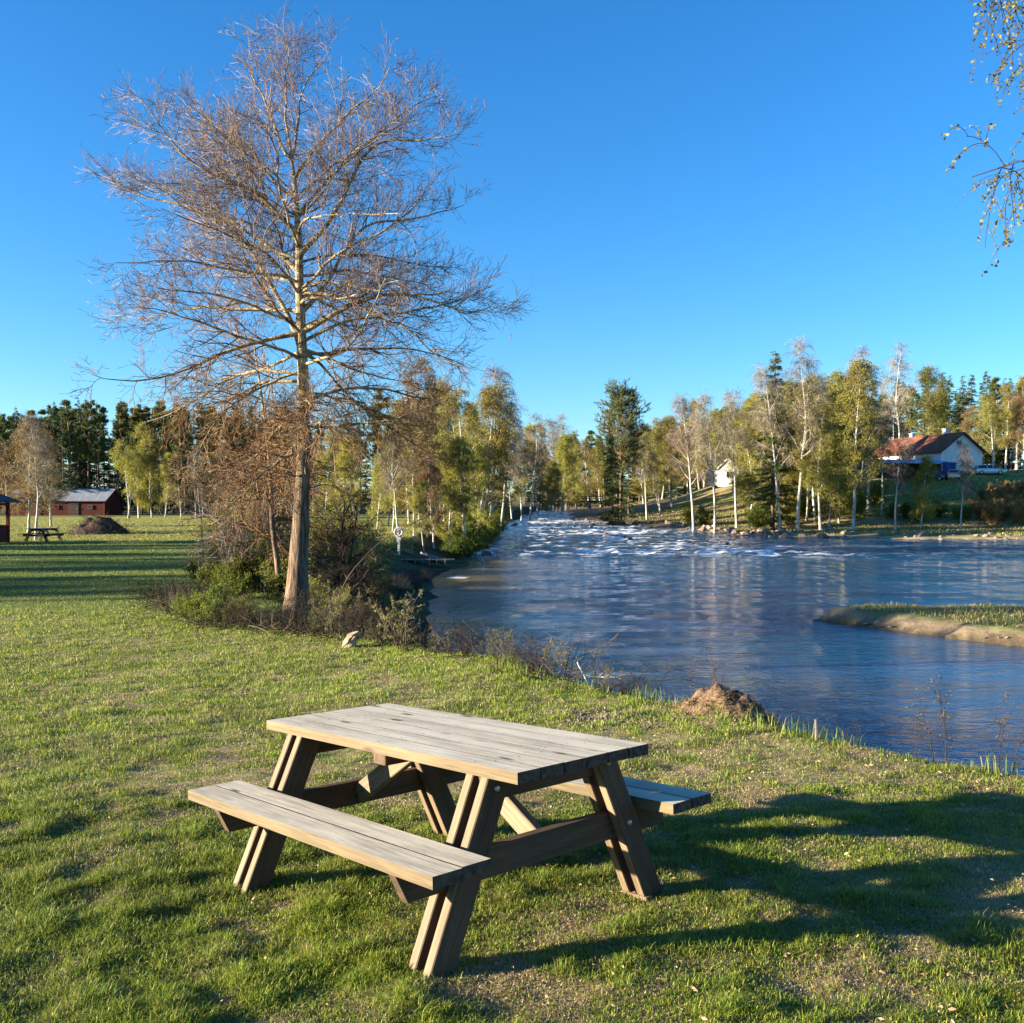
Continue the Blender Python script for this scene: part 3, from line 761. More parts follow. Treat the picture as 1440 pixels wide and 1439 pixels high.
    ln = np.interp(t, [.38, .48, .65, .8, .9, 1], [2.6, 3.5, 3.7, 3.3, 2.7, 2.0])*(.75+.35*rng.random(n))
    P1, R1, _ = grow(S, D, ln, np.minimum(rr*.40, .036), .007, K, rng, .10, lambda k: -.03+.05*k)
    PP = np.concatenate([PP, P1]); RR = np.concatenate([RR, R1])
    tubes(lb, PP, RR, 6); TTn = tangents(PP)
    S, D, rr, t, pi = spawn(PP, RR, TTn, 19, .16, 1, 46, rng, .2, .15)
    z = S[:, 2]; lowm = ss(6.2, 4.2, z)
    l2 = np.interp(t, [0, .3, 1], [1.15, 1.15, .38])*(.5+.65*rng.random(len(t)))
    P2, R2, T2 = grow(S, D, l2, np.minimum(rr*.5, .015), .0045, 8, rng, .155, (.045*(1-lowm)-.055*lowm)); tubes(cr, P2, R2, 4)
    S, D, rr, t, pi = spawn(P2, R2, T2, 9, .12, 1, 42, rng, .25)
    low3 = ss(6.2, 4.2, S[:, 2])
    P3, R3, T3 = grow(S, D, .48*(.45+.8*rng.random(len(S))), .0036, .0024, 5, rng, .15, (.07*(1-low3)-.06*low3)); tubes(cr, P3, R3, 3)
    S, D, rr, t, pi = spawn(P3, R3, T3, 3, .3, 1, 38, rng, .3)
    P4, R4, T4 = grow(S, D, .17*(.5+.9*rng.random(len(S))), .0027, .0027, 3, rng, .14, .10)
    R4[:, 2] = .0042; R4[:, 3] = .0015
    keep = rng.random(len(P4)) < .8; tubes(cr, P4[keep], R4[keep], 3)
    # drooping lower shoots (dense, orange)
    n = 22; S, D, rr, t, _ = spawn(trunk, tr_r, tT, n, .24, .46, 80, rng, .2)
    P5, R5, T5 = grow(S, D, 1.5*(.5+.8*rng.random(n)), .015, .004, 10, rng, .22, lambda k: .04-.13*k); tubes(lb, P5, R5, 5)
    S, D, rr, t, _ = spawn(P5, R5, T5, 10, .1, 1, 50, rng, .3); P6, R6, T6 = grow(S, D, .65*(.4+.8*rng.random(len(S))), .005, .003, 6, rng, .17, -.08); tubes(cr, P6, R6, 3)
    S, D, rr, t, _ = spawn(P6, R6, T6, 4, .1, 1, 45, rng, .3); P7, R7, T7 = grow(S, D, .30*(.4+.8*rng.random(len(S))), .003, .0025, 4, rng, .18, -.04); tubes(cr, P7, R7, 3)
    t_ = tr.build('trunk', M['poplar'], root, True)
    lb.build('limbs', M['poplar'], root, True); cr.build('crown', M['ptwig'], root)
    return root
bt = big_tree(); tag(bt, 'tall leafless tree with a thick pale trunk and wide bare crown on the riverbank', 'tree')

def bushy_tree(name, seed, h, nb, spread, low, twm, bark, lm=None, leafn=0, lsz=.03, r0=None, nl=(10, 6), droop=-.05, stems=1, ang=60, wig=.16):
    rng = np.random.default_rng(seed); root = empty(name); tr = MB(); cr = MB()
    S0 = [[rng.normal()*.06*(stems > 1), rng.normal()*.06*(stems > 1), -.08] for _ in range(stems)]
    D0 = [[rng.normal()*.32*(stems > 1), rng.normal()*.32*(stems > 1), 1] for _ in range(stems)]
    r0 = r0 or h*.012
    P, Rr, T = grow(S0, D0, h*(.65+.4*rng.random(stems)) if stems > 1 else h, r0, r0*.22, 12, rng, .06 if stems > 1 else .03, .02)
    tubes(tr, P, Rr, 6)
    S, D, rr, t, _ = spawn(P, Rr, T, nb, low, 1, ang, rng, .2)
    P1, R1, T1 = grow(S, D, spread*np.interp(t, [low, .5, 1], [.8, 1, .35])*(.5+.7*rng.random(len(t))), np.minimum(rr*.6, r0*.4), r0*.10+.001, 8, rng, wig, droop)
    tubes(cr, P1, R1, 4, 0); last = P1
    if nl[0]:
        S, D, rr, t, _ = spawn(P1, R1, T1, nl[0], .1, 1, 46, rng, .3)
        P2, R2, T2 = grow(S, D, spread*.38*(.4+.8*rng.random(len(S))), r0*.085+.001, r0*.035+.0008, 5, rng, wig, droop); tubes(cr, P2, R2, 3, 0); last = P2
    if nl[1]:
        S, D, rr, t, _ = spawn(P2, R2, T2, nl[1], .1, 1, 45, rng, .3)
        P3, R3, T3 = grow(S, D, spread*.17*(.4+.8*rng.random(len(S))), r0*.035+.0010, r0*.022+.0008, 3, rng, wig, droop); tubes(cr, P3, R3, 3, 0); last = P3
    if leafn:
        c = along(last, leafn, rng); leaves(cr, c+rng.normal(size=c.shape)*lsz*.4, lsz, rng, 1, 1.7)
    tr.build('stem' if stems > 1 or h < 3 else 'trunk', bark, root, True)
    cr.build('branches' if h < 3 or stems > 1 else 'crown', [twm, lm or twm], root)
    return root
def put(o, px, Y, label, cat, group=None, s=1.0, rz=0, x=None, dz=0):
    xx = X(px, Y) if x is None else x
    o.location = (xx, Y, gz(xx, Y)+dz); o.rotation_euler = (0, 0, rz); o.scale = (s, s, s)
    tag(o, label, cat, group); return o
o2 = bushy_tree('bare_tree', 17, 6.0, 32, 2.1, .25, M['otwig'], M['poplar'], r0=.075, nl=(11, 6), droop=-.02, ang=66, wig=.2)
put(o2, 394, 22.5, 'rusty orange twiggy bare tree growing close behind the tall trunk', 'tree')
o3 = bushy_tree('bare_tree', 18, 4.2, 30, 1.9, .15, M['gtwig'], M['otwig'], r0=.07, nl=(12, 6), droop=-.06, ang=65, stems=2)
put(o3, 338, 24.5, 'low grey brown thorny tree left of the tall trunk near the pole', 'tree')
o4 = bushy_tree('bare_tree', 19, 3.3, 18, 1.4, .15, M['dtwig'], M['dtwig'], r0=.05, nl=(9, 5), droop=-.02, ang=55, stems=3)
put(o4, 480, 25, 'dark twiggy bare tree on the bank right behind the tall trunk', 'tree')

# ------------------------------------------------------------------ shrubs and saplings
SH = {}
def shrub(kind, px, Y, label, cat='shrub', group=None, s=1.0, x=None, h=None):
    root, ph = SH[kind]; rg = random.Random(int(px*3+Y*17+(x or 0)*31)); xx = X(px, Y) if x is None else x
    if h: s = h/ph
    
    if 'left bank birches' in (group or ''): h = h*.55
    if 'far bank' in (group or ''): h = h*.6
    if h: s = h/ph
    loc = (xx, Y, gz(xx, Y)); rz = rg.uniform(0, 6.28)
    if not USED.get(root.name):
        USED[root.name] = 1; root.location = loc; root.rotation_euler = (0, 0, rz); root.scale = (s,)*3; o = root; o['label'] = label
        if group: o['group'] = group
    else:
        o = dup(root, loc, rz, s, label, group)
        if not group and 'group' in o: del o['group']
    o['category'] = cat; return o
SH['green'] = (bushy_tree('leafy_shrub', 101, 1.4, 9, .65, .1, M['stwig'], M['stwig'], M['leafg'], 2, .042, .012, (6, 3), .02, 20, 36), 1.4)
SH['green2'] = (bushy_tree('leafy_shrub', 102, 1.7, 8, .6, .2, M['stwig'], M['stwig'], M['leafy'], 1, .045, .012, (6, 3), .03, 20, 32), 1.7)
SH['thicket'] = (bushy_tree('bare_shrub', 103, 2.6, 8, .75, .2, M['gtwig'], M['stwig'], M['leafy'], 1, .04, .014, (7, 4), .03, 16, 34), 2.6)
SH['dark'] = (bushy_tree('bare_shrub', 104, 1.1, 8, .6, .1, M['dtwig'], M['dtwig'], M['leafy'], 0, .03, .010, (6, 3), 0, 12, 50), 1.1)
SH['rust'] = (bushy_tree('bare_shrub', 105, 2.2, 9, .8, .1, M['rtwig'], M['rtwig'], M['leafb'], 1, .06, .02, (7, 4), .03, 16, 34), 2.2)
SH['bankgreen'] = (bushy_tree('leafy_shrub', 106, 3.4, 10, 1.4, .1, M['btwig'], M['stwig'], M['leafy'], 3, .085, .03, (7, 4), .02, 10, 42), 3.4)
SH['bankdark'] = (bushy_tree('leafy_shrub', 107, 2.6, 10, 1.3, .05, M['dtwig'], M['dtwig'], M['leafg'], 2, .07, .022, (7, 4), .02, 14, 42), 2.6)
SH['sapling'] = (bushy_tree('young_tree', 108, 1.0, 9, .26, .15, M['stwig'], M['stwig'], M['leafc'], 4, .020, .007, (3, 0), .06, 3, 34), 1.0)
SH['barepl'] = (bushy_tree('young_tree', 109, 1.0, 10, .36, .1, M['dtwig'], M['dtwig'], M['leafb'], 2, .010, .008, (3, 2), .03, 2, 38), 1.0)
SH['stemmy'] = (bushy_tree('bare_shrub', 110, 1.0, 5, .28, .2, M['stwig'], M['stwig'], M['leafc'], 2, .016, .007, (4, 2), .04, 12, 38), 1.0)
g = 'green bushes left of the tall tree'
for px, Y, h, k in [(292,25,.75,'green'),(312,24,.95,'green'),(340,25,1.15,'green2'),(365,24.5,1.3,'green'),(392,24.5,1.3,'green2'),(306,27,1.1,'green2'),(350,27,1.5,'green'),(385,27,1.5,'green2'),(330,22.5,.8,'green'),(275,29,.6,'green'),(400,22.5,1.0,'green')]:
    shrub(k, px, Y, 'bright green spring bush in the patch left of the tall trunk', group=g, h=h*.8)
for px, Y, h in [(262,18.6,.5),(285,18.2,.55),(308,18.0,.5),(335,17.9,.45),(300,19.3,.6)]: shrub('green', px, Y, 'small fresh green bush at the front of the patch by the lawn edge', group='small green bushes by the lawn edge', h=h)
g = 'bare thicket behind the tall tree'
for i, (px, Y) in enumerate([(325,29),(345,30),(372,29),(402,30),(452,27),(475,28),(500,30),(330,33),(360,34),(390,35),(440,32),(465,34),(495,36),(520,34)]):
    shrub('thicket', px, Y, 'grey bare stemmed shrub in the thicket behind the tall trunk', group=g, h=2.1+.3*(i % 3))
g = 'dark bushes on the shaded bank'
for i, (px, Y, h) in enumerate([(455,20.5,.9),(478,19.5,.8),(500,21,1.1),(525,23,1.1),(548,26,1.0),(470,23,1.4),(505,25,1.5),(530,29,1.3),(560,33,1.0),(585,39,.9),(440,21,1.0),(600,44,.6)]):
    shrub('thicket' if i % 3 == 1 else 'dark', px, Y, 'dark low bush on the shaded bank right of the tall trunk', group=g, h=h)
g = 'tangled scrub along the lawn edge'
for i, (px, Y, h) in enumerate([(325,17.2,.5),(345,17.6,.6),(372,17.2,.45),(420,16.6,.75),(440,16.4,.5),(470,15.9,.85),(500,15.6,.6),(520,15.4,.35),(610,14.3,.3),(655,13.9,.5),(690,13.5,.45),(720,13.1,.5),(750,12.6,.5),(775,12.4,.6),(850,11.4,.4),(880,11,.35)]):
    shrub('dark' if i % 3 == 0 else 'stemmy', px, Y, 'scrubby bare bush in the tangle along the edge of the lawn', group=g, h=h)
shrub('sapling', 573, 14.2, 'tallest leafy sapling at the lawn edge behind the table', 'sapling', h=1.15)
shrub('sapling', 560, 14.4, 'short leafy sapling leaning beside the taller one at the lawn edge', 'sapling', h=.8)
shrub('sapling', 545, 14.9, 'thin leafy sapling with pale buds right of the cut stump', 'sapling', h=1.0)
shrub('sapling', 800, 12.0, 'bushy greyish sapling on the bank by the end of the brushwood', 'sapling', h=.62)
shrub('sapling', 632, 13.8, 'small leafy twig growing low in the brushwood', 'sapling', h=.5)
shrub('barepl', 1325, 7.3, 'tall bare sapling against the blue water at the right', 'sapling', h=.62)
shrub('barepl', 1412, 7.0, 'bare sapling nearest the right end of the lawn edge', 'sapling', h=.58)
shrub('barepl', 1290, 7.4, 'very small bare twig at the foot of the tall bare sapling', 'sapling', h=.3)
shrub('barepl', 1205, 7.9, 'low spreading bare twig on the edge right of the short stake', 'sapling', h=.22)
shrub('barepl', 1000, 9.6, 'faint bare sapling rising behind the brown earth mound', 'sapling', h=.66)
shrub('barepl', 1060, 9.2, 'dark little twig at the right end of the earth mound', 'sapling', h=.32)
shrub('barepl', 905, 10.8, 'dark spreading twigs hanging over the water left of the mound', 'sapling', h=.42)
for i, (px, Y, h) in enumerate([(640,62,2.6),(655,66,3.0),(668,72,3.2),(678,80,3.6),(686,90,4),(692,102,4),(655,80,4),(635,72,3.2),(668,95,4.5),(700,116,4.5)]):
    shrub('bankdark', px, Y, 'dark green bush at the foot of the birches on the left bank', group='bushes under the left bank birches', h=h)
for i, (px, Y, h) in enumerate([(1068,107,4.5),(1080,112,5),(1110,112,4),(1130,116,4.5),(1150,118,4),(1180,116,5),(1205,112,5),(1235,116,5),(1255,112,3),(1275,112,3),(1290,110,3.5),(1305,111,3),(1320,114,3),(1345,112,2.5),(1360,112,2.5),(990,120,3.5),(968,122,3.5),(1165,122,3)]):
    shrub('bankgreen' if i % 3 else 'bankdark', px, Y, 'leafy bush growing between the birch trunks on the far bank', group='bushes on the far bank', h=h)
for i, (px, Y) in enumerate([(1392,113),(1405,116),(1418,113),(1432,115),(1446,113),(1400,121),(1415,122),(1430,122),(1385,119),(1442,121),(1455,118),(1378,111),(1410,109),(1428,108),(1450,108),(1395,108)]):
    shrub('rust', px, Y, 'rust brown bare brush on the slope below the car', group='rusty brush on the right slope', h=2.6)

# ------------------------------------------------------------------ trees of the far bank, left bank and forest
def tree(kind, px, Y, top, label, **k): return place(kind, px, Y, top, label=label, **k)
T_ = tree
T_('birchbare', 975, 112, 560, 'bare grey birch at the waterside left of the small white cottage')
T_('birchbare', 1005, 108, 556, 'slim birch whose trunk passes just left of the white cottage')
T_('birchbare', 1036, 114, 556, 'bare grey birch standing in front of the white cottage wall')
T_('birchbare', 1096, 107, 520, 'leaning birch in front of the tall spruce on the far bank')
T_('birchbare', 1122, 107, 492, 'very tall purple grey birch right of the tall spruce')
T_('birch', 1146, 112, 540, 'slender birch right of the very tall grey one')
T_('birch', 1154, 106, 548, 'birch with a thick bright white trunk at the waterside rocks')
T_('birchlow', 1172, 116, 560, 'birch set back behind the white trunk at the rocks')
T_('birch', 1200, 104, 512, 'straight birch rising from the grass strip left of the brown knoll')
T_('birchbare', 1222, 114, 500, 'tall birch growing on top of the brown knoll')
T_('birchbare', 1268, 184, 490, 'tallest purple grey birch above the red roof')
T_('birchbare', 1240, 113, 575, 'thin pale trunked birch just right of the brown knoll')
T_('birchbare', 1259, 104, 600, 'short bare birch by the grass strip in front of the red roofed house')
T_('birchlow', 1294, 105, 645, 'small leafy birch in front of the blue carport roof')
T_('birchbare', 1351, 105, 625, 'short thin bare birch in front of the house gable')
T_('birchtwin', 1302, 190, 520, 'bushy birch behind the red roof')
T_('birchtwin', 1396, 172, 552, 'yellow green twin birch behind the car')
T_('birch', 1413, 178, 540, 'birch with white trunk right of the twin one behind the car')
T_('birchbrown', 1440, 172, 545, 'brownish birch at the right edge of the picture')
T_('birchbrown', 1372, 200, 575, 'small reddish brown birch between the house and the twin birch')
T_('spruce', 1086, 109, 491, 'tallest dark spruce among the birches on the far bank', w=1.35)
T_('pinebig', 873, 135, 552, 'big round topped pine at the bend of the river')
T_('spruceyoung', 861, 130, 612, 'yellow green young spruce at the foot of the big pine', w=.9)
T_('spruce', 884, 140, 628, 'dark spruce shading the right foot of the big pine', w=1.1)
T_('birchbare', 910, 138, 600, 'bare birch with pale trunk right of the big pine')
T_('birchtwin', 928, 150, 600, 'leafy birch with two trunks on the slope right of the big pine')
T_('birchtwin', 945, 165, 590, 'leafy birch on the grassy knoll left of the cottage')
T_('spruce', 962, 185, 560, 'dark spruce behind the knoll left of the cottage')
T_('birch', 985, 200, 565, 'grey green birch behind the small white cottage')
for i, (px, Y, top, k) in enumerate([(1055,150,580,'birchlow'),(952,175,585,'birch'),(968,168,600,'birchlow'),(990,215,575,'birchtwin'),(1010,205,580,'birch'),(1048,160,590,'birchlow'),(1045,200,575,'birchtwin'),(1068,145,560,'birchtwin'),(1075,160,570,'birch'),(1105,135,545,'birchlow'),(1130,140,550,'birch'),(1160,145,530,'birchtwin'),(1185,150,525,'birch'),(1140,160,560,'birchlow'),(1210,150,530,'birchlow'),(1178,128,545,'birchlow'),(1150,128,560,'birch'),(1115,126,540,'birchlow'),(1065,128,590,'birchlow'),(1192,122,570,'birchlow'),(1098,114,590,'birchlow'),(1134,114,585,'birchlow'),(1180,110,600,'birchlow'),(1166,108,600,'birchlow'),(1080,122,560,'birchlow'),(1320,215,545,'birch'),(1430,195,540,'birchtwin'),(1455,180,530,'birch')]):
    T_(k, px, Y, top, 'yellow green birch in the grove between the cottage and the red roofed house', group='birches of the far bank grove')
for i in range(58):
    rg = random.Random(1500+i); px = [rg.uniform(1055, 1212), rg.uniform(1060, 1205), rg.uniform(1130, 1210)][i % 3]; Y = rg.uniform(120, 158)
    T_(['birchlow', 'birchlow', 'birch', 'birchbrown', 'birchtwin'][i % 5], px, Y, rg.uniform(555, 645), 'yellow green birch in the grove between the cottage and the red roofed house', group='birches of the far bank grove')
for i in range(64):
    rg = random.Random(500+i); px = 1040+i*7+rg.uniform(-6, 6); Y = rg.uniform(215, 285)
    top = np.interp(px, [1040, 1100, 1200, 1300, 1380, 1440, 1500], [570, 545, 540, 535, 522, 530, 525])+rg.uniform(-10, 22)
    T_('spruce' if rg.random() < .75 else 'pinetall', px, Y, top, 'dark conifer in the forest behind the far bank houses', group='conifers behind the far bank', w=1.25)
for i in range(72):
    rg = random.Random(600+i); px = 742+(i % 36)*8.6+rg.uniform(-7, 7); Y = rg.uniform(235, 300)
    top = np.interp(px, [740, 790, 840, 900, 960, 1040], [640, 612, 606, 612, 590, 570])+rg.uniform(-8, 16)
    T_('spruce' if rg.random() < .6 else 'pinetall', px, Y, top, 'dark conifer in the wood where the river comes out', group='conifers upstream', w=1.25)
for i, (px, Y, top, k) in enumerate([(745,150,590,'birchbare'),(757,172,600,'birchlow'),(775,190,592,'birchbare'),(792,205,590,'birchbare'),(788,180,615,'birchlow'),(810,215,615,'birchlow'),(828,222,622,'birchbrown'),(733,140,600,'birchbare'),(800,195,640,'birchlow'),(770,165,650,'bankx'),(905,220,600,'birchlow'),(930,215,590,'birch'),(845,232,630,'birchlow'),(780,160,660,'birchlow')]):
    if k == 'bankx': k = 'birchlow'
    T_(k, px, Y, top, 'birch in the dim row upstream on the left bank', group='birches upstream')
# left bank grove
T_('birchbare', 690, 98, 522, 'tall grey topped birch at the waterside end of the left bank grove', w=1.15)
T_('birchtwin', 672, 92, 545, 'full leafed birch beside the tall grey topped one')
T_('birch', 650, 80, 540, 'yellow green birch in the middle of the left bank grove')
T_('birch', 655, 70, 560, 'nearest leafy birch with a leaning trunk above the big boulder')
T_('birchbrown', 608, 74, 515, 'tall brown budding birch behind the lifebuoy post', w=.9)
T_('birchbrown', 583, 68, 560, 'slim brownish birch just right of the lifebuoy post')
T_('birchbare', 560, 62, 600, 'pale bare young birch directly behind the lifebuoy')
T_('birchlow', 552, 72, 620, 'short leafy tree with a thin pale trunk left of the lifebuoy')
T_('birchlow', 528, 66, 640, 'thin young birch left of the lifebuoy by the fallen log')
T_('birchbare', 705, 112, 575, 'drooping leafy birch at the right edge of the left bank grove')
T_('birchtwin', 625, 95, 535, 'leafy two trunked birch deep in the left bank grove')
T_('pinetall', 524, 120, 548, 'lone dark pine seen between the bare tree and the grove', w=1.2)
for i, (px, Y, top, k) in enumerate([(600,100,560,'birchlow'),(575,95,580,'birchlow'),(545,90,600,'birchlow'),(500,85,620,'birchlow'),(720,140,610,'birchlow'),(665,125,570,'birchlow'),(620,118,570,'birch'),(480,90,600,'birchbrown'),(455,95,610,'birchlow'),(590,115,570,'birchtwin'),(556,115,570,'birchlow'),(610,66,640,'birchbrown'),(632,70,620,'birchlow'),(596,62,680,'birchlow'),(648,74,640,'birchlow'),(672,84,620,'birchlow'),]):
    T_(k, px, Y, top, 'leafy birch crowded in the grove on the left bank', group='birches of the left bank grove')
for i in range(34):
    rg = random.Random(700+i); px = 430+i*8.6+rg.uniform(-6, 6); Y = rg.uniform(140, 185)
    T_('pinetall' if i % 2 else 'spruce', px, Y, 600+rg.uniform(-10, 25), 'conifer in the dark wood behind the left bank grove', group='conifers behind the left grove')
# left meadow
T_('birchbare', 50, 60, 588, 'single white trunked birch standing behind the far picnic table', w=1.1)
T_('birchbrown', 40, 72, 592, 'brown budding birch right behind the white trunked one', w=1.25)
T_('birchbrown', 72, 84, 612, 'brownish birch in front of the barn roof end', w=1.2)
T_('birchbrown', 12, 84, 620, 'rust brown birch behind the red shelter', w=1.2)
T_('birch', 196, 122, 598, 'tall yellow green birch right of the barn', w=1.05)
T_('birchtwin', 182, 118, 615, 'leaning yellow green birch just right of the barn gable')
T_('birchlow', 214, 120, 610, 'yellow birch with low branches third from the barn')
T_('birchlow', 118, 172, 655, 'small yellow green birch showing above the barn roof')
T_('birchlow', 232, 124, 640, 'small yellow birch at the edge of the dark pine wood')
for i, (px, Y, top) in enumerate([(255,118,640),(275,125,630),(300,120,640),(322,128,620),(345,120,640),(368,126,625),(392,122,630),(415,118,640),(440,115,625),(286,108,680),(335,106,680),(382,104,675)]):
    T_('birchbare' if i % 2 else 'birchbrown', px, Y, top, 'leafless birch of the brown wood edge behind the bare tree', group='brown birches at the wood edge')
for i in range(36):
    rg = random.Random(1700+i); px = -235+i*5.4+rg.uniform(-5, 5); Y = rg.uniform(146, 190)
    T_('spruce' if i % 4 == 0 else 'pinetall', px, Y, rg.uniform(560, 585), 'tall pine in the forest wall behind the barn', group='pines of the left forest', w=1.0)
k_ = 0
for row, (Y0, n) in enumerate([(150, 30), (162, 30), (176, 32), (192, 32)]):
    for i in range(n):
        rg = random.Random(900+k_); k_ += 1
        px = -45+i*(500/n)+rg.uniform(-8, 8)
        if 148 < px < 157: continue
        top = np.interp(px, [-40, 60, 110, 140, 165, 200, 300, 450], [575, 572, 556, 556, 562, 556, 566, 585])+rg.uniform(-6, 16)+row*3
        T_('spruce' if rg.random() < .30 else 'pinetall', px, Y0+rg.uniform(-5, 5), top, 'tall pine in the forest wall behind the barn', group='pines of the left forest', w=1.0)
for i in range(30):
    rg = random.Random(1200+i); px = -30+i*15+rg.uniform(-6, 6); Y = rg.uniform(204, 225)
    T_('spruce', px, Y, rg.uniform(600, 640), 'small dark spruce in the shade deep in the pine forest', group='spruces under the pines', w=1.3)
# trees left of the view whose long shadows cross the lawn
for i, (x, y, h, k) in enumerate([(-62-(j%3)*3+.4*math.sin(j*5), 13.2+1.75*j+.5*math.sin(j*3.1), 11.0+1.6*math.sin(j*2.3)+(j%3)*.6, ['spruce', 'birchlow', 'spruce', 'birch', 'pinetall'][j % 5]) for j in range(20) if j not in (5, 12)]):
    T_(k, 0, y, None, 'tree in the row at the left side of the lawn', x=x, h=h, group='trees left of the lawn')
# ------------------------------------------------------------------ buildings
M['redwood'] = noisy('falu_red_boards', (.060, .013, .009), (.11, .024, .016), 3, .85, .3, .01, stretch=(12, 12, .4))
M['darkred'] = noisy('dark_red_paint', (.10, .02, .015), (.17, .035, .025), 5, .7, .2)
M['white'] = noisy('white_painted_boards', (.44, .43, .40), (.56, .555, .53), 2, .7, .2, .01, stretch=(1, 1, 9))
M['cream'] = noisy('white_render', (.64, .62, .57), (.76, .74, .69), 1.2, .85, .1)
M['palegreen'] = noisy('pale_green_boards', (0.252, 0.308, 0.266), (0.336, 0.385, 0.336), 2, .8, .2, .01, stretch=(0.7, 0.7, 6.3))
M['tin'] = noisy('grey_tin_roof', (0.24, 0.248, 0.264), (0.4, 0.408, 0.424), 1.2, .45, .1, metal=.3, stretch=(4.8, 0.32, 0.8))
M['darkroof'] = noisy('black_felt_roof', (.03, .03, .035), (.07, .07, .08), 4, .8, .2)
M['blueroof'] = noisy('pale_blue_sheet_roof', (.20, .30, .44), (.32, .42, .55), 1.5, .5, .1, stretch=(6, .5, 1))
M['tarp'] = noisy('blue_tarpaulin', (.015, .035, .15), (.03, .06, .22), 2, .5, .4, .05)
M['trim'] = noisy('dark_brown_trim', (.04, .025, .02), (.09, .05, .04), 5, .7, 0)
M['greywood'] = noisy('grey_weathered_wood', (0.084, 0.0756, 0.063), (0.176, 0.16, 0.134), 3, .85, .3, .01, stretch=(4.2, 4.2, 0.42))
M['whitepaint'] = noisy('white_paint', (.50, .49, .47), (.60, .59, .57), 5, .5, 0)
M['redpaint'] = noisy('red_paint', (.45, .03, .02), (.55, .05, .03), 5, .5, 0)
def tiles():
    m, nt = new_mat('red_clay_tiles'); s = NT(nt); o = s.obj()
    w = s.n('ShaderNodeTexWave', wave_type='BANDS', bands_direction='X'); s.l(o, w.inputs['Vector']); w.inputs['Scale'].default_value = 1.1; w.inputs['Distortion'].default_value = .6
    w2 = s.n('ShaderNodeTexWave', wave_type='BANDS', bands_direction='Z'); s.l(o, w2.inputs['Vector']); w2.inputs['Scale'].default_value = 1.5; w2.inputs['Distortion'].default_value = .5
    f = s.noise(o, 1.1, 5, .65)
    c = s.ramp(f, [(.35, (.15, .052, .03)), (.65, (.30, .11, .06))])
    c = s.mix(1.0, c, s.ramp(s.math('MULTIPLY', w.outputs[1], w2.outputs[1]), [(0, .65), (.5, 1)]), 'MULTIPLY')
    s.pbr(c, .8, s.bump(w.outputs[1], .5, .04), .2); return m
M['tiles'] = tiles()
def glass():
    m, nt = new_mat('window_glass'); s = NT(nt); s.pbr((.02, .025, .03), .08, None, .6); return m
M['glass'] = glass()
def slabs(mb, pts, th):
    """closed slab from a quad, thickened downwards"""
    P = np.array(pts, float); n = np.cross(P[1]-P[0], P[3]-P[0]); n /= np.linalg.norm(n)
    if n[2] < 0: n = -n
    Q = P-n*th; V = np.concatenate([P, Q]); mb.add(V, [(0, 1, 2, 3), (7, 6, 5, 4), (0, 4, 5, 1), (1, 5, 6, 2), (2, 6, 7, 3), (3, 7, 4, 0)])
def gable(root, L, W, hw, hr, wall, roof, oh=.35, th=.14, trim=None, found=None):
    mb = MB(); x, y = L/2, W/2
    V = [(-x, -y, -.8), (x, -y, -.8), (x, y, -.8), (-x, y, -.8), (-x, -y, hw), (x, -y, hw), (x, y, hw), (-x, y, hw), (-x, 0, hw+hr), (x, 0, hw+hr)]
    mb.add(V, [(0, 1, 5, 4), (2, 3, 7, 6), (3, 2, 1, 0)]); mb.F.append((np.array([(1, 2, 6, 9, 5), (3, 0, 4, 8, 7)]), 0))
    mb.build('wall', wall, root)
    mb = MB(); sl = hr/y; up = th*1.15; xo = x+oh
    for s in (-1, 1):
        slabs(mb, [(-xo, 0, hw+hr+up), (xo, 0, hw+hr+up), (xo, s*(y+oh), hw-sl*oh+up), (-xo, s*(y+oh), hw-sl*oh+up)], th)
    r = mb.build('roof', roof, root)
    if trim:
        for e in (-1, 1):
            mb = MB()
            for s in (-1, 1):
                board(mb, (e*(xo+.02), 0, hw+hr+up-.10), (e*(xo+.02), s*(y+oh), hw-sl*oh+up-.10), .22, .04, (0, 0, 1), 3)
            mb.build('bargeboard', trim, root)
    if found:
        mb = MB(); mb.box((0, 0, -.3), (L+.12, W+.12, .9)); mb.build('foundation', found, root)
    return r
def window(root, c, w, h, face, frame, bars=(1, 1)):
    """face: 'x+','x-','y+','y-' wall normal"""
    ax = 0 if face[0] == 'x' else 1; sg = 1 if face[1] == '+' else -1
    def bx(mb, du, dv, su, sv, dep, off):
        cc = list(c); sz = [0, 0, sv]; u = 1-ax; cc[u] += du; cc[2] += dv; cc[ax] += sg*off; sz[u] = su; sz[ax] = dep; mb.box(cc, sz, None, 0, .004)
    mb = MB(); f = .09
    bx(mb, 0, h/2, w+2*f, f, .08, .05); bx(mb, 0, -h/2, w+2*f, f, .10, .06); bx(mb, -w/2-f/2, 0, f, h-f, .078, .049); bx(mb, w/2+f/2, 0, f, h-f, .078, .049)
    for i in range(bars[0]): bx(mb, -w/2+w*(i+1)/(bars[0]+1), 0, .05, h-f, .05, .035)
    for i in range(bars[1]): bx(mb, 0, -h/2+h*(i+1)/(bars[1]+1), w, .05, .046, .033)
    wo = mb.build('window', frame, root)
    mb = MB(); bx(mb, 0, 0, w, h, .02, .012); mb.build('pane', M['glass'], wo)
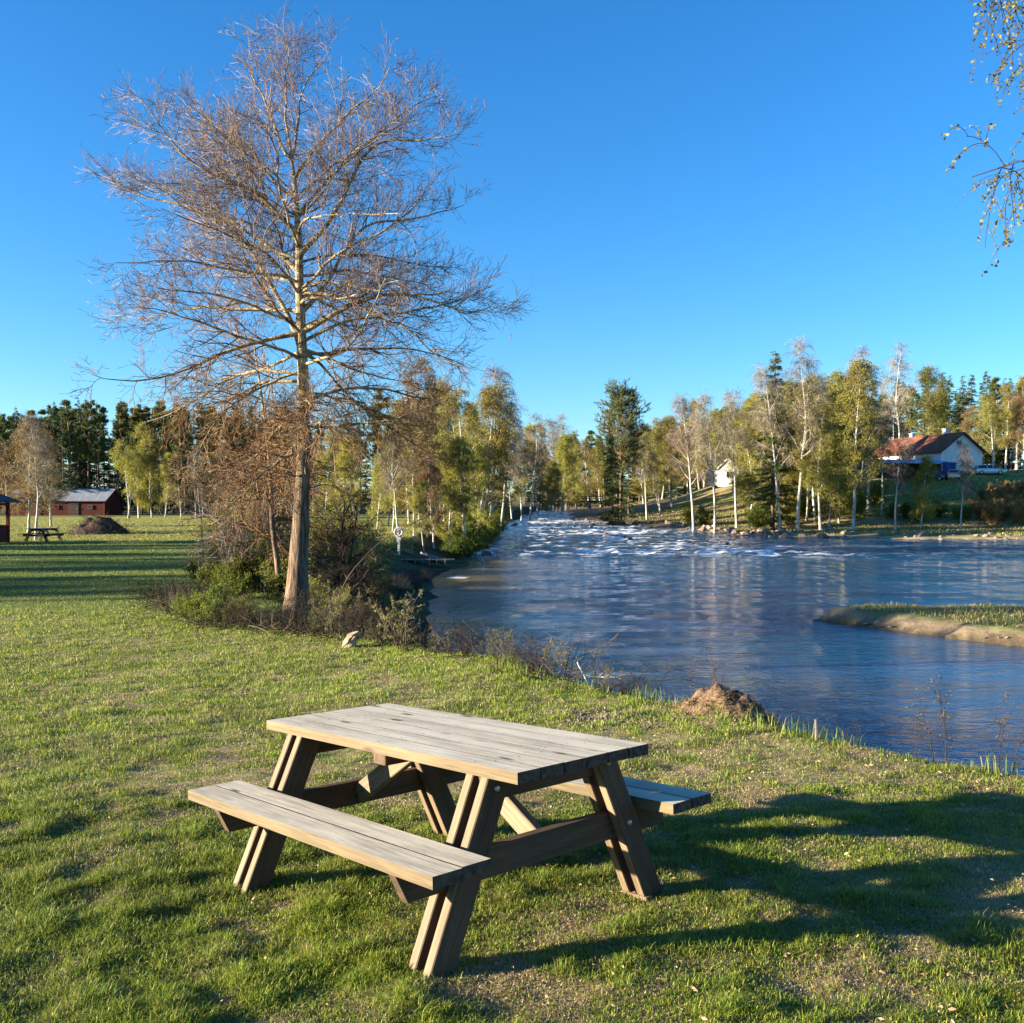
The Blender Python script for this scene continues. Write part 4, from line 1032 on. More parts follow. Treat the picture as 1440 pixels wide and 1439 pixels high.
def door(root, c, w, h, face, mat, hm=None):
    ax = 0 if face[0] == 'x' else 1; sg = 1 if face[1] == '+' else -1
    cc = list(c); sz = [0, 0, h]; sz[1-ax] = w; sz[ax] = .06; cc[ax] += sg*.032; mb = MB(); mb.box(cc, sz, None, 0, .01)
    for k in (-1, 0, 1):
        c2 = list(cc); c2[2] += k*h*.36; c2[ax] += sg*.04; s2 = list(sz); s2[2] = .1; s2[1-ax] = w*.9; s2[ax] = .03; mb.box(c2, s2, None, 0, .005)
    d = mb.build('door', mat, root); mb = MB(); c3 = list(cc); c3[1-ax] += w*.38; c3[ax] += sg*.06; mb.box(c3, (.08, .08, .14), None, 0, .01); mb.build('handle', M['steel'], d)
def chimney(root, c, w, h, mat):
    mb = MB(); mb.box((c[0], c[1], c[2]+h/2), (w, w, h), None, 0, .02); mb.box((c[0], c[1], c[2]+h+.06), (w+.14, w+.14, .12), None, 0, .01); mb.build('chimney', mat, root)
def at_px(o, px, Y, rz, dz=0, pyb=None):
    x = X(px, Y); o.location = (x, Y, gz(x, Y)+dz if pyb is None else Zp(pyb, Y)); o.rotation_euler = (0, 0, rz)
# red barn
b = empty('barn'); gable(b, 14, 7, 2.15, 1.65, M['redwood'], M['tin'], .35, .10, M['darkred'])
door(b, (2.6, -3.5, .95), 1.5, 1.9, 'y-', M['trim']); window(b, (5.0, -3.5, 1.2), .5, .5, 'y-', M['greywood']); window(b, (.2, -3.5, 1.2), .45, .5, 'y-', M['darkred']); door(b, (-3.2, -3.5, .95), 2.2, 1.9, 'y-', M['darkred'])
for sx in (-1, 1):
    mb = MB(); mb.box((sx*7.0, -3.52, 1.0), (.16, .10, 2.1)); mb.build('corner_board', M['darkred'], b)
at_px(b, 93, 146, R(1)); tag(b, 'low dark red wooden barn with grey tin roof beyond the meadow', 'barn')
# open shelter at the left edge
s_ = empty('garden_shelter'); hw_ = 1.45
mb = MB(); pk = [(0, 0, 3.25)]; e = hw_+.45
V = [(-e, -e, 2.25), (e, -e, 2.25), (e, e, 2.25), (-e, e, 2.25), (0, 0, 3.2), (-e, -e, 2.15), (e, -e, 2.15), (e, e, 2.15), (-e, e, 2.15)]
mb.add(V, [(0, 1, 4), (1, 2, 4), (2, 3, 4), (3, 0, 4)]); mb.F.append((np.array([(0, 5, 6, 1), (1, 6, 7, 2), (2, 7, 8, 3), (3, 8, 5, 0), (8, 7, 6, 5)]), 0)); mb.build('roof', M['darkroof'], s_)
for sx in (-1, 1):
    for sy in (-1, 1):
        mb = MB(); mb.box((sx*hw_, sy*hw_, 1.075), (.16, .16, 2.15), None, 0, .01); mb.build('post', M['darkred'], s_)
for k in range(4):
    mb = MB(); a = k*math.pi/2; Rm = rotz(a)
    for j in range(14): mb.box(Rm@np.array([-1.3+.2*j, -hw_, .48]), (.185, .04, .86), Rm, 0, .006)
    mb.box(Rm@np.array([0, -hw_, .93]), (2.72, .12, .06), Rm, 0, .006)
    if k != 3: mb.build('wall_panel', M['redwood'], s_)
    mb = MB(); mb.box(Rm@np.array([0, -hw_, 2.06]), (2.72, .10, .14), Rm, 0, .006); mb.build('top_rail', M['darkred'], s_)
at_px(s_, -47, 51, R(4)); tag(s_, 'dark red open shelter with black roof cut off by the left edge', 'shelter')
# small white cottage
c_ = empty('cottage'); gable(c_, 5.2, 3.7, 2.4, 1.75, M['white'], M['whitepaint'], .22, .10, M['whitepaint'])
window(c_, (2.6, .25, 1.35), .75, 1.0, 'x+', M['trim']); chimney(c_, (.9, .75, 3.3), .5, 2.0, M['whitepaint'])
mb = MB(); V = [(-2.2, -1.86, -.6), (2.3, -1.86, -.6), (2.3, -3.7, -.6), (-2.2, -3.7, -.6), (-2.2, -1.86, 2.15), (2.3, -1.86, 2.15), (2.3, -3.7, 1.5), (-2.2, -3.7, 1.5)]
mb.add(V, [(0, 1, 2, 3), (4, 7, 6, 5), (1, 5, 6, 2), (2, 6, 7, 3), (3, 7, 4, 0), (0, 4, 5, 1)]); lt_ = mb.build('lean_to', M['white'], c_)
mb = MB(); slabs(mb, [(-2.4, -1.80, 2.33), (2.5, -1.80, 2.33), (2.5, -3.95, 1.57), (-2.4, -3.95, 1.57)], .08); mb.build('roof', M['whitepaint'], lt_)
at_px(c_, 1027, 176, R(-112), pyb=676); tag(c_, 'small white cottage with a white chimney and one dark window', 'house')
# the house with the red tiled roof
h_ = empty('house'); gable(h_, 17, 8.2, 3.3, 2.9, M['cream'], M['tiles'], .5, .16, M['trim'], M['greywood'])
window(h_, (8.5, -.6, 4.7), .7, .5, 'x+', M['trim'], (1, 0)); chimney(h_, (4.5, .4, 5.6), .75, 1.5, M['whitepaint']); chimney(h_, (-3.5, .4, 5.6), .7, 1.3, M['cream'])
for x_ in (-6.5, -4, -1.4, 1.2, 3.8, 6.3): window(h_, (x_, -4.1, 2.0), .9, 1.1, 'y-', M['whitepaint'])
at_px(h_, 1300, 166, R(-72), pyb=668); tag(h_, 'white house with red tiled roof and dark edged gable on the hill', 'house')
hx, hy, hz0 = h_.location
# television mast on it is a thing of its own
mst = empty('antenna_mast'); mb = MB(); tubes(mb, np.array([[[0, 0, 0], [0, 0, 2.2], [0, 0, 4.4]]]), np.array([[.06, .05, .04]]), 6); mb.build('pole', M['whitepaint'], mst)
mb = MB(); mb.box((-.2, 0, 3.2), (1.9, .10, .10)); mb.box((.0, 0, 4.0), (.9, .08, .08)); mb.build('aerial', M['whitepaint'], mst)
mst.location = (X(1256, 168), 168, hz0+5.2); tag(mst, 'white television aerial sticking up over the left end of the red roof', 'aerial')
# carport with pale blue roof
cp = empty('carport'); mb = MB(); slabs(mb, [(-7, 1.8, 2.9), (7, 1.8, 2.9), (7, -1.9, 2.25), (-7, -1.9, 2.25)], .12); mb.build('roof', M['blueroof'], cp)
for x_ in (-6.6, -3.3, 0, 3.3, 6.6):
    mb = MB(); mb.box((x_, -1.6, .9), (.16, .16, 2.5)); mb.build('post', M['trim'], cp)
mb = MB(); mb.box((0, 1.6, 1.2), (13.6, .1, 2.7)); mb.build('back_wall', M['trim'], cp)
at_px(cp, 1283, 154, R(16), pyb=673); tag(cp, 'long low carport with pale blue sheet roof in front of the white house', 'carport')
tp = MB(); n_ = 14; u = np.linspace(0, 1, n_)
xx, zz = np.meshgrid(u*2.6, np.linspace(0, 2.2, 9)); yy = .14*np.sin(xx*5)+.05*np.sin(zz*6+xx*2)
V = np.stack([xx.ravel(), yy.ravel(), zz.ravel()], 1); i_ = np.arange(8*(n_-1)); r_, k2 = i_//(n_-1), i_ % (n_-1); a_ = r_*n_+k2
tp.add(V, np.stack([a_, a_+1, a_+n_+1, a_+n_], 1)); to = tp.build('tarpaulin', M['tarp'], smooth=True); mo = to.modifiers.new('t', 'SOLIDIFY'); mo.thickness = .02
at_px(to, 1325, 153, R(14), pyb=664); tag(to, 'bright blue tarpaulin hanging at the corner of the white house', 'tarpaulin')
# pale green house hidden among the birches
g_ = empty('house'); gable(g_, 8, 6, 6.0, 2.9, M['palegreen'], M['darkroof'], .4, .14, M['whitepaint'])
for zz_ in (1.6, 4.4):
    for yy_ in (-1.5, 1.5): window(g_, (4, yy_, zz_), .8, 1.1, 'x+', M['whitepaint'])
at_px(g_, 1140, 182, R(-70), pyb=686); tag(g_, 'tall pale green house mostly hidden behind the birch trunks', 'house')
w_ = empty('outbuilding'); gable(w_, 5, 3.6, 2.2, 1.1, M['white'], M['tin'], .2, .1); window(w_, (2.5, 0, 1.2), .6, .7, 'x+', M['trim']); door(w_, (0, -1.8, .95), .9, 1.9, 'y-', M['trim'])
at_px(w_, 1190, 160, R(-40), pyb=672); tag(w_, 'little white outbuilding between the green house and the red roofed house', 'outbuilding')

# cars
def car_paint(n, c):
    m, nt = new_mat(n); s = NT(nt); p = s.pbr(c, .25, None, .5, .3); p.inputs['Coat Weight'].default_value = .6; return m
M['tyre'] = noisy('tyre_rubber', (.02, .02, .02), (.04, .04, .04), 8, .9, 0)
def loft(mb, secs):
    """secs: rings of equal count"""
    n = len(secs[0]); V = np.concatenate([np.array(s) for s in secs]); F = []
    for i in range(len(secs)-1):
        for j in range(n): F.append((i*n+j, i*n+(j+1) % n, (i+1)*n+(j+1) % n, (i+1)*n+j))
    mb.add(V, F); mb.F.append((np.array([list(range(n))[::-1]])+mb.n-len(V), 0)); mb.F.append((np.array([list(range(n))])+mb.n-n, 0))
def ring(x, hw, z0, z1):
    return [(x, -hw*.94, z0), (x, hw*.94, z0), (x, hw, z0+(z1-z0)*.35), (x, hw*.98, z0+(z1-z0)*.8), (x, hw*.88, z1), (x, -hw*.88, z1), (x, -hw*.98, z0+(z1-z0)*.8), (x, -hw, z0+(z1-z0)*.35)]
def make_car(paint, est=True):
    root = empty('parked_car'); mb = MB()
    loft(mb, [ring(*a) for a in [(-2.2, .70, .35, .72), (-2.1, .82, .25, .90), (-1.6, .87, .20, .96), (-.4, .88, .20, .95), (.8, .88, .20, .93), (1.3, .87, .20, .88), (1.95, .83, .22, .74), (2.18, .72, .32, .60)]])
    body = mb.build('body', paint, root)
    mb = MB(); rear = -2.0 if est else -1.6
    loft(mb, [[(x, -w0, z0), (x, w0, z0), (x, w1, z1), (x, -w1, z1)] for x, w0, w1, z0, z1 in [(rear, .74, .60, .93, 1.05), (rear+.25, .76, .62, .93, 1.40), (-.3, .78, .64, .93, 1.46), (.3, .77, .62, .92, 1.42), (1.05, .72, .60, .89, .97)]])
    mb.build('windows', M['glass'], root)
    mb = MB(); loft(mb, [[(x, -w, z), (x, w, z), (x, w*.96, z+.05), (x, -w*.96, z+.05)] for x, w, z in [(rear+.15, .62, 1.38), (-.3, .66, 1.455), (.35, .62, 1.41)]])
    for sx in (rear+.12, -.5, .35):
        for sy in (-1, 1): board(mb, (sx, sy*.775, .93), (sx+(.1 if sx < 0 else -.1)*0+(.0 if sx < .3 else -.1), sy*.65, 1.43), .09, .03, (1, 0, 0), 1)
    mb.build('roof', paint, root)
    for sx in (-1.35, 1.35):
        for sy in (-1, 1):
            th = np.linspace(0, 2*np.pi, 21)[:-1]; w = MB()
            prof = [(.18, .0), (.31, 0), (.325, .04), (.325, .16), (.31, .2), (.18, .2)]
            V = [(sx+r*math.cos(t), sy*.70+sy*(y-.02), .32+r*math.sin(t)) for r, y in prof for t in th]; n = 20
            F = [(i*n+j, i*n+(j+1) % n, (i+1)*n+(j+1) % n, (i+1)*n+j) for i in range(5) for j in range(n)]
            w.add(V, F); wo = w.build('wheel', M['tyre'], root, True)
            w = MB(); V = [(sx, sy*.875, .32)]+[(sx+.19*math.cos(t), sy*.87, .32+.19*math.sin(t)) for t in th]+[(sx+.19*math.cos(t), sy*.80, .32+.19*math.sin(t)) for t in th]
            w.add(V, [(0, 1+j, 1+(j+1) % n) for j in range(n)]); w.F.append((np.array([(1+j, 21+j, 21+(j+1) % n, 1+(j+1) % n) for j in range(n)]), 0)); w.build('rim', M['steel'], wo)
    for sy in (-1, 1):
        mb = MB(); mb.box((2.03, sy*.6, .64), (.2, .26, .12), None, 0, .02); mb.build('headlight', M['whitepaint'], root)
        mb = MB(); mb.box((-2.14, sy*.68, .78), (.12, .16, .22), None, 0, .02); mb.build('tail_light', M['redpaint'], root)
    return root
c1 = make_car(car_paint('silver_paint', (.50, .53, .58))); at_px(c1, 1391, 150, R(-8), pyb=678); tag(c1, 'silver estate car parked on the grass right of the white house', 'car')
c2 = make_car(car_paint('dark_blue_paint', (.03, .04, .07)), False); at_px(c2, 1308, 146, R(150), pyb=681); tag(c2, 'dark blue car half hidden by leaves in front of the blue roof', 'car')
c3 = make_car(car_paint('pale_grey_paint', (.35, .42, .42)), False); at_px(c3, 1340, 145, R(70), pyb=681); tag(c3, 'pale grey car seen between the dark car and the estate car', 'car')
for o_ in (c1, c2, c3): o_.location.z = gz(o_.location.x, o_.location.y)+.02
for o_ in (h_, g_, w_, c_, cp):
    zt = gz(o_.location.x, o_.location.y)
    print('BLD', o_.name, round(o_.location.z, 2), 'ground', round(zt, 2)); o_.location.z = zt+.25
to.location.z = gz(to.location.x, to.location.y)+.1; mst.location.z = h_.location.z+5.6

# garden seat group, footbridge, fence, lifebuoy, pole ...
gb = empty('garden_bench'); mb = MB()
for k in range(4): mb.box((0, -.2+.13*k, .45), (1.8, .11, .04), None, 0, .005)
mb.build('seat', M['whitepaint'], gb); mb = MB()
for k in range(3): mb.box((0, .28+.03*k, .6+.14*k), (1.8, .03, .10), None, 0, .005)
mb.build('backrest', M['whitepaint'], gb)
for sx in (-.8, .8):
    for sy in (-.2, .25): mb = MB(); mb.box((sx, sy, .215), (.07, .07, .43), None, 0, .005); mb.build('leg', M['whitepaint'], gb)
at_px(gb, 1048, 150, R(-20)); tag(gb, 'white garden bench on the green slope below the cottage', 'bench')
fb_ = empty('footbridge'); mb = MB(); mb.box((0, 0, 0), (17, 1.8, .3), None, 0, .02); mb.build('deck', M['trim'], fb_)
for sy in (-.8, .8):
    mb = MB(); mb.box((0, sy, 1.05), (17, .08, .12)); mb.box((0, sy, .6), (17, .06, .10))
    for k in range(9): mb.box((-8+2*k, sy, .55), (.1, .12, 1.0))
    mb.build('railing', M['trim'], fb_)
for sx in (-4.5, 4.5): mb = MB(); mb.box((sx, 0, -1.6), (.6, 1.6, 2.9), None, 0, .05); mb.build('pier', M['greywood'], fb_)
yb = 203; fb_.location = (11.5, yb, float(water_z(yb))+1.9); fb_.rotation_euler = (0, 0, R(3)); tag(fb_, 'dark wooden footbridge across the river far upstream', 'bridge')
bp = empty('rescue_post'); mb = MB(); mb.box((0, 0, .7), (.12, .12, 1.5), None, 0, .01); mb.build('post', M['whitepaint'], bp); mb = MB(); mb.box((0, -.08, 1.15), (.22, .03, .8), None, 0, .005); mb.build('board', M['whitepaint'], bp)
at_px(bp, 561, 55, 0); tag(bp, 'white painted post carrying the lifebuoy by the water', 'post')
mb = MB(); th = np.linspace(0, 2*np.pi, 25)[:-1]; ph = np.linspace(0, 2*np.pi, 11)[:-1]
V = [((.27+.075*math.cos(p))*math.cos(t), .075*math.sin(p), (.27+.075*math.cos(p))*math.sin(t)) for t in th for p in ph]
F = np.array([(i*10+j, i*10+(j+1) % 10, ((i+1) % 24)*10+(j+1) % 10, ((i+1) % 24)*10+j) for i in range(24) for j in range(10)])
mk = np.array([(i % 6 == 2) for i in range(24) for j in range(10)]); mb.add(V, F[~mk]); mb.F.append((F[mk], 1))
lb_ = mb.build('lifebuoy', [M['whitepaint'], M['redpaint']], smooth=True); lb_.location = (bp.location.x, 55-.19, bp.location.z+1.25); lb_.scale = (.8, .8, .8); tag(lb_, 'white ring lifebuoy hanging on the post', 'lifebuoy')
mb = MB(); tubes(mb, np.array([[[0, 0, -.3], [.01, 0, 1.2], [-.05, 0, 2.75]]]), np.array([[.045, .04, .035]]), 8)
po = mb.build('wooden_pole', M['greywood'], smooth=True); at_px(po, 285, 38, 0); po.rotation_euler = (0, R(-2.5), 0); tag(po, 'thin grey upright pole at the edge of the lawn left of the bushes', 'pole')
mb = MB(); tubes(mb, np.array([[[0, 0, -.2], [.004, 0, .06], [0, .0, .17]]]), np.array([[.016, .016, .014]]), 7); tubes(mb, np.array([[[0, 0, .1699], [0, 0, .171]]]), np.array([[.014, .0005]]), 7)
pk_ = mb.build('stake', M['greywood']); at_px(pk_, 1148, 8.05, 0); tag(pk_, 'short grey stake stuck in the lawn edge by the water', 'stake')
jt = empty('boardwalk'); mb = MB(); rg = random.Random(3)
for k in range(18): mb.box((-2.6+.21*k, 0, .12), (.19, .8, .05), rotz(rg.uniform(-.02, .02)), 0, .005)
mb.build('deck', M['greywood'], jt)
for k in range(8):
    mb = MB(); mb.box((-2.5+.45*k+.1*math.sin(k*7), -.45, .0), (.05, .05, .38+.08*math.sin(k*3)), None, 0, .01); mb.build('post', M['greywood'], jt)
at_px(jt, 612, 54, R(3)); jt.location.z = max(jt.location.z, .35); tag(jt, 'low grey plank walkway with a row of little posts below the boulders', 'boardwalk')
mb = MB(); P = np.array([[[0, 0, .12], [.5, .1, .10], [1.0, .15, .14], [1.5, .3, .12]]]); tubes(mb, P, np.array([[.09, .085, .08, .05]]), 9); tubes(mb, np.array([[[.9, .12, .15], [1.1, -.1, .35], [1.2, -.15, .5]]]), np.array([[.03, .02, .01]]), 6)
lg = mb.build('fallen_log', M['birch'], smooth=True); at_px(lg, 496, 50, R(-35), .1); tag(lg, 'pale fallen log lying on the slope left of the lifebuoy', 'log')
def crooked(name, px, Y, pts, rad, mat, label, cat, seed, rz=0, dz=0):
    rng = np.random.default_rng(seed); mb = MB(); P = np.array(pts, float)[None]
    t = np.linspace(0, 1, 13); i = np.linspace(0, 1, P.shape[1]); P = np.stack([np.interp(t, i, P[0, :, k]) for k in range(3)], 1)[None]
    P[0, 1:-1] = (P[0, :-2]+2*P[0, 1:-1]+P[0, 2:])/4; P = P+rng.normal(size=P.shape)*rad*.35
    Rr = np.linspace(rad, rad*.35, 13)[None]; tubes(mb, P, Rr, 7)
    S, D, rr, t2, _ = spawn(P, Rr, tangents(P), 9, .2, 1, 50, rng); P2, R2, T2 = grow(S, D, .45*(.4+rng.random(len(S))), rad*.25, .003, 6, rng, .14, .02); tubes(mb, P2, R2, 4)
    S, D, rr, t2, _ = spawn(P2, R2, T2, 4, .2, 1, 45, rng); P3, R3, T3 = grow(S, D, .2, .004, .002, 4, rng, .14); tubes(mb, P3, R3, 3)
    o = mb.build(name, mat, smooth=True); at_px(o, px, Y, rz, dz); tag(o, label, cat); return o
crooked('fallen_branch', 592, 17.2, [(0, 0, .25), (.5, -.6, .05), (1.2, -1.5, -.35), (1.9, -2.3, -.6)], .045, M['dtwig'], 'dark crooked branch reaching from the brush down into the water', 'branch', 5, dz=.1)
crooked('fallen_branch', 745, 12.9, [(0, 0, .02), (.4, .3, .10), (.9, .7, .22)], .012, M['stwig'], 'thin pale branch poking out of the brushwood behind the table', 'branch', 6)
crooked('fallen_branch', 812, 12.1, [(0, 0, .35), (.12, -.15, .1), (.2, -.3, -.05)], .010, M['birch'], 'white stripped stick leaning in the brush above the table corner', 'branch', 7, dz=.05)
crooked('fallen_branch', 455, 16.3, [(0, 0, .0), (.3, .4, .9), (.8, .9, 1.5), (1.6, 1.5, 1.95)], .014, M['stwig'], 'long thin arching stem leaning right across the shaded bank', 'branch', 8)
crooked('fallen_branch', 350, 15.9, [(0, 0, .22), (.25, -.1, .16), (.5, -.25, .03)], .010, M['stwig'], 'short pale stick lying at the lawn edge left of the stump', 'branch', 9)
# cut stump
mb = MB(); rng = np.random.default_rng(4); prof = [(-.15, .085), (0, .078), (.04, .070), (.08, .064), (.12, .060), (.15, .062), (.172, .060), (.178, .052)]
V = []; ns = 14
for z, r in prof:
    for k in range(ns):
        t = 2*math.pi*k/ns; q = r*(1+.12*rng.normal()); V.append((q*math.cos(t)+z*.25, q*math.sin(t)*.9, z+.02*math.cos(t)))
F = [(i*ns+j, i*ns+(j+1) % ns, (i+1)*ns+(j+1) % ns, (i+1)*ns+j) for i in range(len(prof)-1) for j in range(ns)]
mb.add(V, F); mb.F.append((np.array([[(len(prof)-1)*ns+j for j in range(ns)]]), 1))
M['cutwood'] = noisy('fresh_cut_wood', (.22, .15, .085), (.40, .31, .20), 12, .8, .4, .01)
stp = mb.build('tree_stump', [M['cutwood'], M['cutwood']]); at_px(stp, 490, 14.7, .4, .0); stp.scale = (1.5, 1.5, 1.15); tag(stp, 'short pale cut stump at the lawn edge below the tall tree', 'stump')

# stones
def rock_proto(seed, mat, name='boulder'):
    import bmesh
    bm = bmesh.new(); bmesh.ops.create_icosphere(bm, subdivisions=3, radius=.5); rg = np.random.default_rng(seed)
    pl = [(unit(rg.normal(size=3)), .22+.17*rg.random()) for _ in range(13)]; sc = np.array([1, .7+.3*rg.random(), .55+.25*rg.random()])
    for v in bm.verts:
        p = np.array(v.co)
        for n, d in pl:
            q = p@n
            if q > d: p = p-n*(q-d)*.97
        p = p*sc*(1+.05*math.sin(9*p[0]+seed)*math.sin(8*p[1])+.03*rg.normal()); v.co = p
    me = bpy.data.meshes.new(name); bm.to_mesh(me); bm.free(); me.materials.append(mat); o = bpy.data.objects.new(name, me); C.objects.link(o); return o
M['stone'] = noisy('grey_brown_stone', (0.0975, 0.0788, 0.0675), (0.27, 0.225, 0.188), 3.2, .9, .5, .03, vary=.5)
M['stonep'] = noisy('pinkish_stone', (0.128, 0.096, 0.072), (0.256, 0.2, 0.152), 3, .9, .5, .03, vary=.3)
rp_ = [rock_proto(i, M['stone'] if i % 3 else M['stonep']) for i in range(5)]
used_r = [False]*5
def rock(k, x, y, s, label, group=None, dz=0, seed=0):
    rg = random.Random(seed+int(x*31+y*17)); z = max(gz(x, y), float(water_z(y))-.12)+dz+s*.12
    if used_r[k]: o = rp_[k].copy(); C.objects.link(o)
    else: o = rp_[k]; used_r[k] = True
    o.location = (x, y, z); o.rotation_euler = (rg.uniform(-.4, .4), rg.uniform(-.4, .4), rg.uniform(0, 6.28)); o.scale = (s, s*rg.uniform(.8, 1.1), s*rg.uniform(.75, 1.1))
    for q in ('group',):
        if q in o: del o[q]
    tag(o, label, 'boulder', group); return o
rock(4, X(600, 56), 56, 1.35, 'big grey boulder on the bank right of the lifebuoy post')
rock(1, X(613, 56.5), 56.5, 1.1, 'second boulder leaning against the big one by the lifebuoy')
rock(0, X(1107, 98), 98, 2.3, 'largest pinkish flat topped boulder by the rapids on the far bank', dz=-.1)
rock(3, X(1242, 99), 99, 1.5, 'round tan boulder lying on the far grass strip')
rock(0, X(1292, 98), 98, 1.8, 'wide tan boulder right of the round one on the far grass strip', dz=-.1)
rock(2, X(1188, 100), 100, 1.3, 'pale boulder near the foot of the straight birch')
rg = random.Random(77)
for i in range(130):
    t = rg.random()
    pxx = rg.uniform(985, 1200) if i < 85 else rg.uniform(800, 985)
    Y = np.interp(pxx, [800, 860, 930, 1000, 1060, 1200], [150, 131, 124, 113, 103, 99])+rg.uniform(-2.5, 3.5)
    rock(rg.randrange(5), X(pxx, Y), Y, rg.choice([.3, .4, .55, .7, .9, 1.3]), 'grey brown stone in the rough heap of stones lining the rapids', group='stones along the rapids', seed=i)
for i in range(44):
    pxx = rg.uniform(1150, 1440); Y = 96+rg.uniform(-1.5, 6); rock(rg.randrange(5), X(pxx, Y), Y, rg.uniform(.25, .7), 'small tan stone scattered on the far grass strip', group='stones on the far strip', seed=i)
for i in range(16):
    Y = rg.uniform(60, 130); x = float(np.interp(Y, [60, 85, 110, 130], [-2.6, -2.6, -2.0, -.2]))+rg.uniform(-.8, .9)
    rock(rg.randrange(5), x, Y, rg.uniform(.5, 1.2), 'dark wet stone at the foot of the left bank by the rapids', group='stones below the left bank', seed=i)

for i in range(16):
    yy_ = rg.uniform(82, 150); xx_ = float(np.interp(yy_, [82, 110, 130, 150], [rg.uniform(6, 26), rg.uniform(3, 20), rg.uniform(2, 11), rg.uniform(2, 8)]))
    rock(rg.choice([1, 2, 4]), xx_, yy_, rg.uniform(.5, 1.0), 'dark wet rock breaking the surface in the rapids', group='rocks in the rapids', dz=.04, seed=i)
for i in range(22):
    t_i = rg.uniform(0, 5.99); a_i = int(t_i); q0 = [(9.3, 28.3), (10.4, 26.5), (11.4, 24.8), (12.3, 23.6), (13.6, 22.1), (15.2, 21.0), (17, 20.1)]; f_ = t_i-a_i
    rock(rg.randrange(5), q0[a_i][0]*(1-f_)+q0[a_i+1][0]*f_+rg.uniform(-.1, .25), q0[a_i][1]*(1-f_)+q0[a_i+1][1]*f_+rg.uniform(-.1, .25), rg.uniform(.07, .2), 'small stone at the foot of the sandy spit', group='stones along the sandy spit', dz=.02, seed=i)
# heaps
def heap(name, px, Y, a, b, h, mat, twm, label, cat, seed, ntw=200, rz=0, tl=.5, tk=1.0):
    rng = np.random.default_rng(seed); root = empty(name); n = 44; u = np.linspace(-1.1, 1.1, n); xx, yy = np.meshgrid(u, u)
    r = np.hypot(xx, yy); ff = fbm(xx*3+seed, yy*3, seed, 5); z = h*(np.clip(1-r**1.7, -.35, 1))*(.55+.9*ff)-.12*h
    V = np.stack([xx.ravel()*a, yy.ravel()*b, z.ravel()], 1); i = np.arange((n-1)**2); q, c = i//(n-1), i % (n-1); k = q*n+c
    mb = MB(); mb.add(V, np.stack([k, k+1, k+n+1, k+n], 1)); mb.build('mound', mat, root, True)
    idx = rng.integers(0, len(V), ntw); S = V[idx]; S = S[np.hypot(S[:, 0]/a, S[:, 1]/b) < .95]
    D = rng.normal(size=S.shape); D[:, 2] = np.abs(D[:, 2])*.5; P, Rr, T = grow(S, D, tl*h*(.3+rng.random(len(S))), tk*.012*h**.5, tk*.004*h**.5, 5, rng, .25, -.1)
    mb = MB(); tubes(mb, P, Rr, 4); mb.build('roots', twm, root)
    at_px(root, px, Y, rz, 0); tag(root, label, cat); return root
M['earth'] = noisy('brown_fibrous_earth', (0.0675, 0.0413, 0.0263), (0.225, 0.143, 0.0825), 9, .95, .9, .05)
M['brush'] = noisy('dark_brush_heap', (0.0245, 0.0168, 0.0126), (0.091, 0.0595, 0.042), 3, .95, .9, .1)
M['fibre'] = noisy('dry_root_fibre', (.07, .04, .022), (.20, .125, .07), 9, .9, 0)
heap('earth_mound', 1013, 9.35, .52, .30, .30, M['earth'], M['fibre'], 'brown earth mound with torn roots at the water edge behind the table', 'mound', 12, 2000, R(-18), .34, .36)
heap('brush_heap', 141, 70, 2.3, 1.3, 1.35, M['brush'], M['dtwig'], 'dark heap of earth and brushwood on the meadow before the barn', 'heap', 14, 700, .1, .5)

# brushwood litter lying on the bank: nobody could count it
rng = np.random.default_rng(55); mb = MB()
def on_edge(n, t0, t1, w):
    pts = np.array([(-9.5, 27), (-7.0, 21), (-5.0, 17.6), (-3.6, 16.9), (-2.3, 15.9), (-.6, 14.6), (.4, 13.0), (1.0, 12.0), (1.9, 10.9), (2.4, 9.6), (3.2, 8.6), (4.4, 7.4)])
    cu = np.concatenate([[0], np.cumsum(np.hypot(*np.diff(pts, axis=0).T))]); cu /= cu[-1]; t = t0+(t1-t0)*rng.random(n)
    return np.interp(t, cu, pts[:, 0])+rng.normal(size=n)*w, np.interp(t, cu, pts[:, 1])+rng.normal(size=n)*w
ex, ey = on_edge(1500, .12, .80, .42); S = np.stack([ex, ey, ground_z(ex, ey)+.02], 1); D = rng.normal(size=S.shape); D[:, 2] = np.abs(D[:, 2])*.35
P, Rr, T = grow(S, D, .25+.6*rng.random(len(S)), .006, .002, 6, rng, .14, -.02); tubes(mb, P, Rr, 3)
S2, D2, r2, t2_, _ = spawn(P, Rr, T, 3, .2, 1, 45, rng); P2, R2, T2 = grow(S2, D2, .18, .003, .0015, 3, rng, .15); tubes(mb, P2, R2, 3)
bo = mb.build('brushwood', M['dtwig']); tag(bo, 'tangle of dark dead twigs lying along the bank below the lawn', 'brushwood', kind='stuff')
mb = MB(); ex, ey = on_edge(420, .15, .72, .32); S = np.stack([ex, ey, ground_z(ex, ey)], 1); D = rng.normal(size=S.shape)*.18; D[:, 2] = 1
P, Rr, T = grow(S, D, .15+.4*rng.random(len(S)), .0045, .002, 5, rng, .07, 0); tubes(mb, P, Rr, 3)
bo = mb.build('dry_stalks', M['stwig']); tag(bo, 'upright dry tan stalks standing along the lawn edge', 'stalks', kind='stuff')

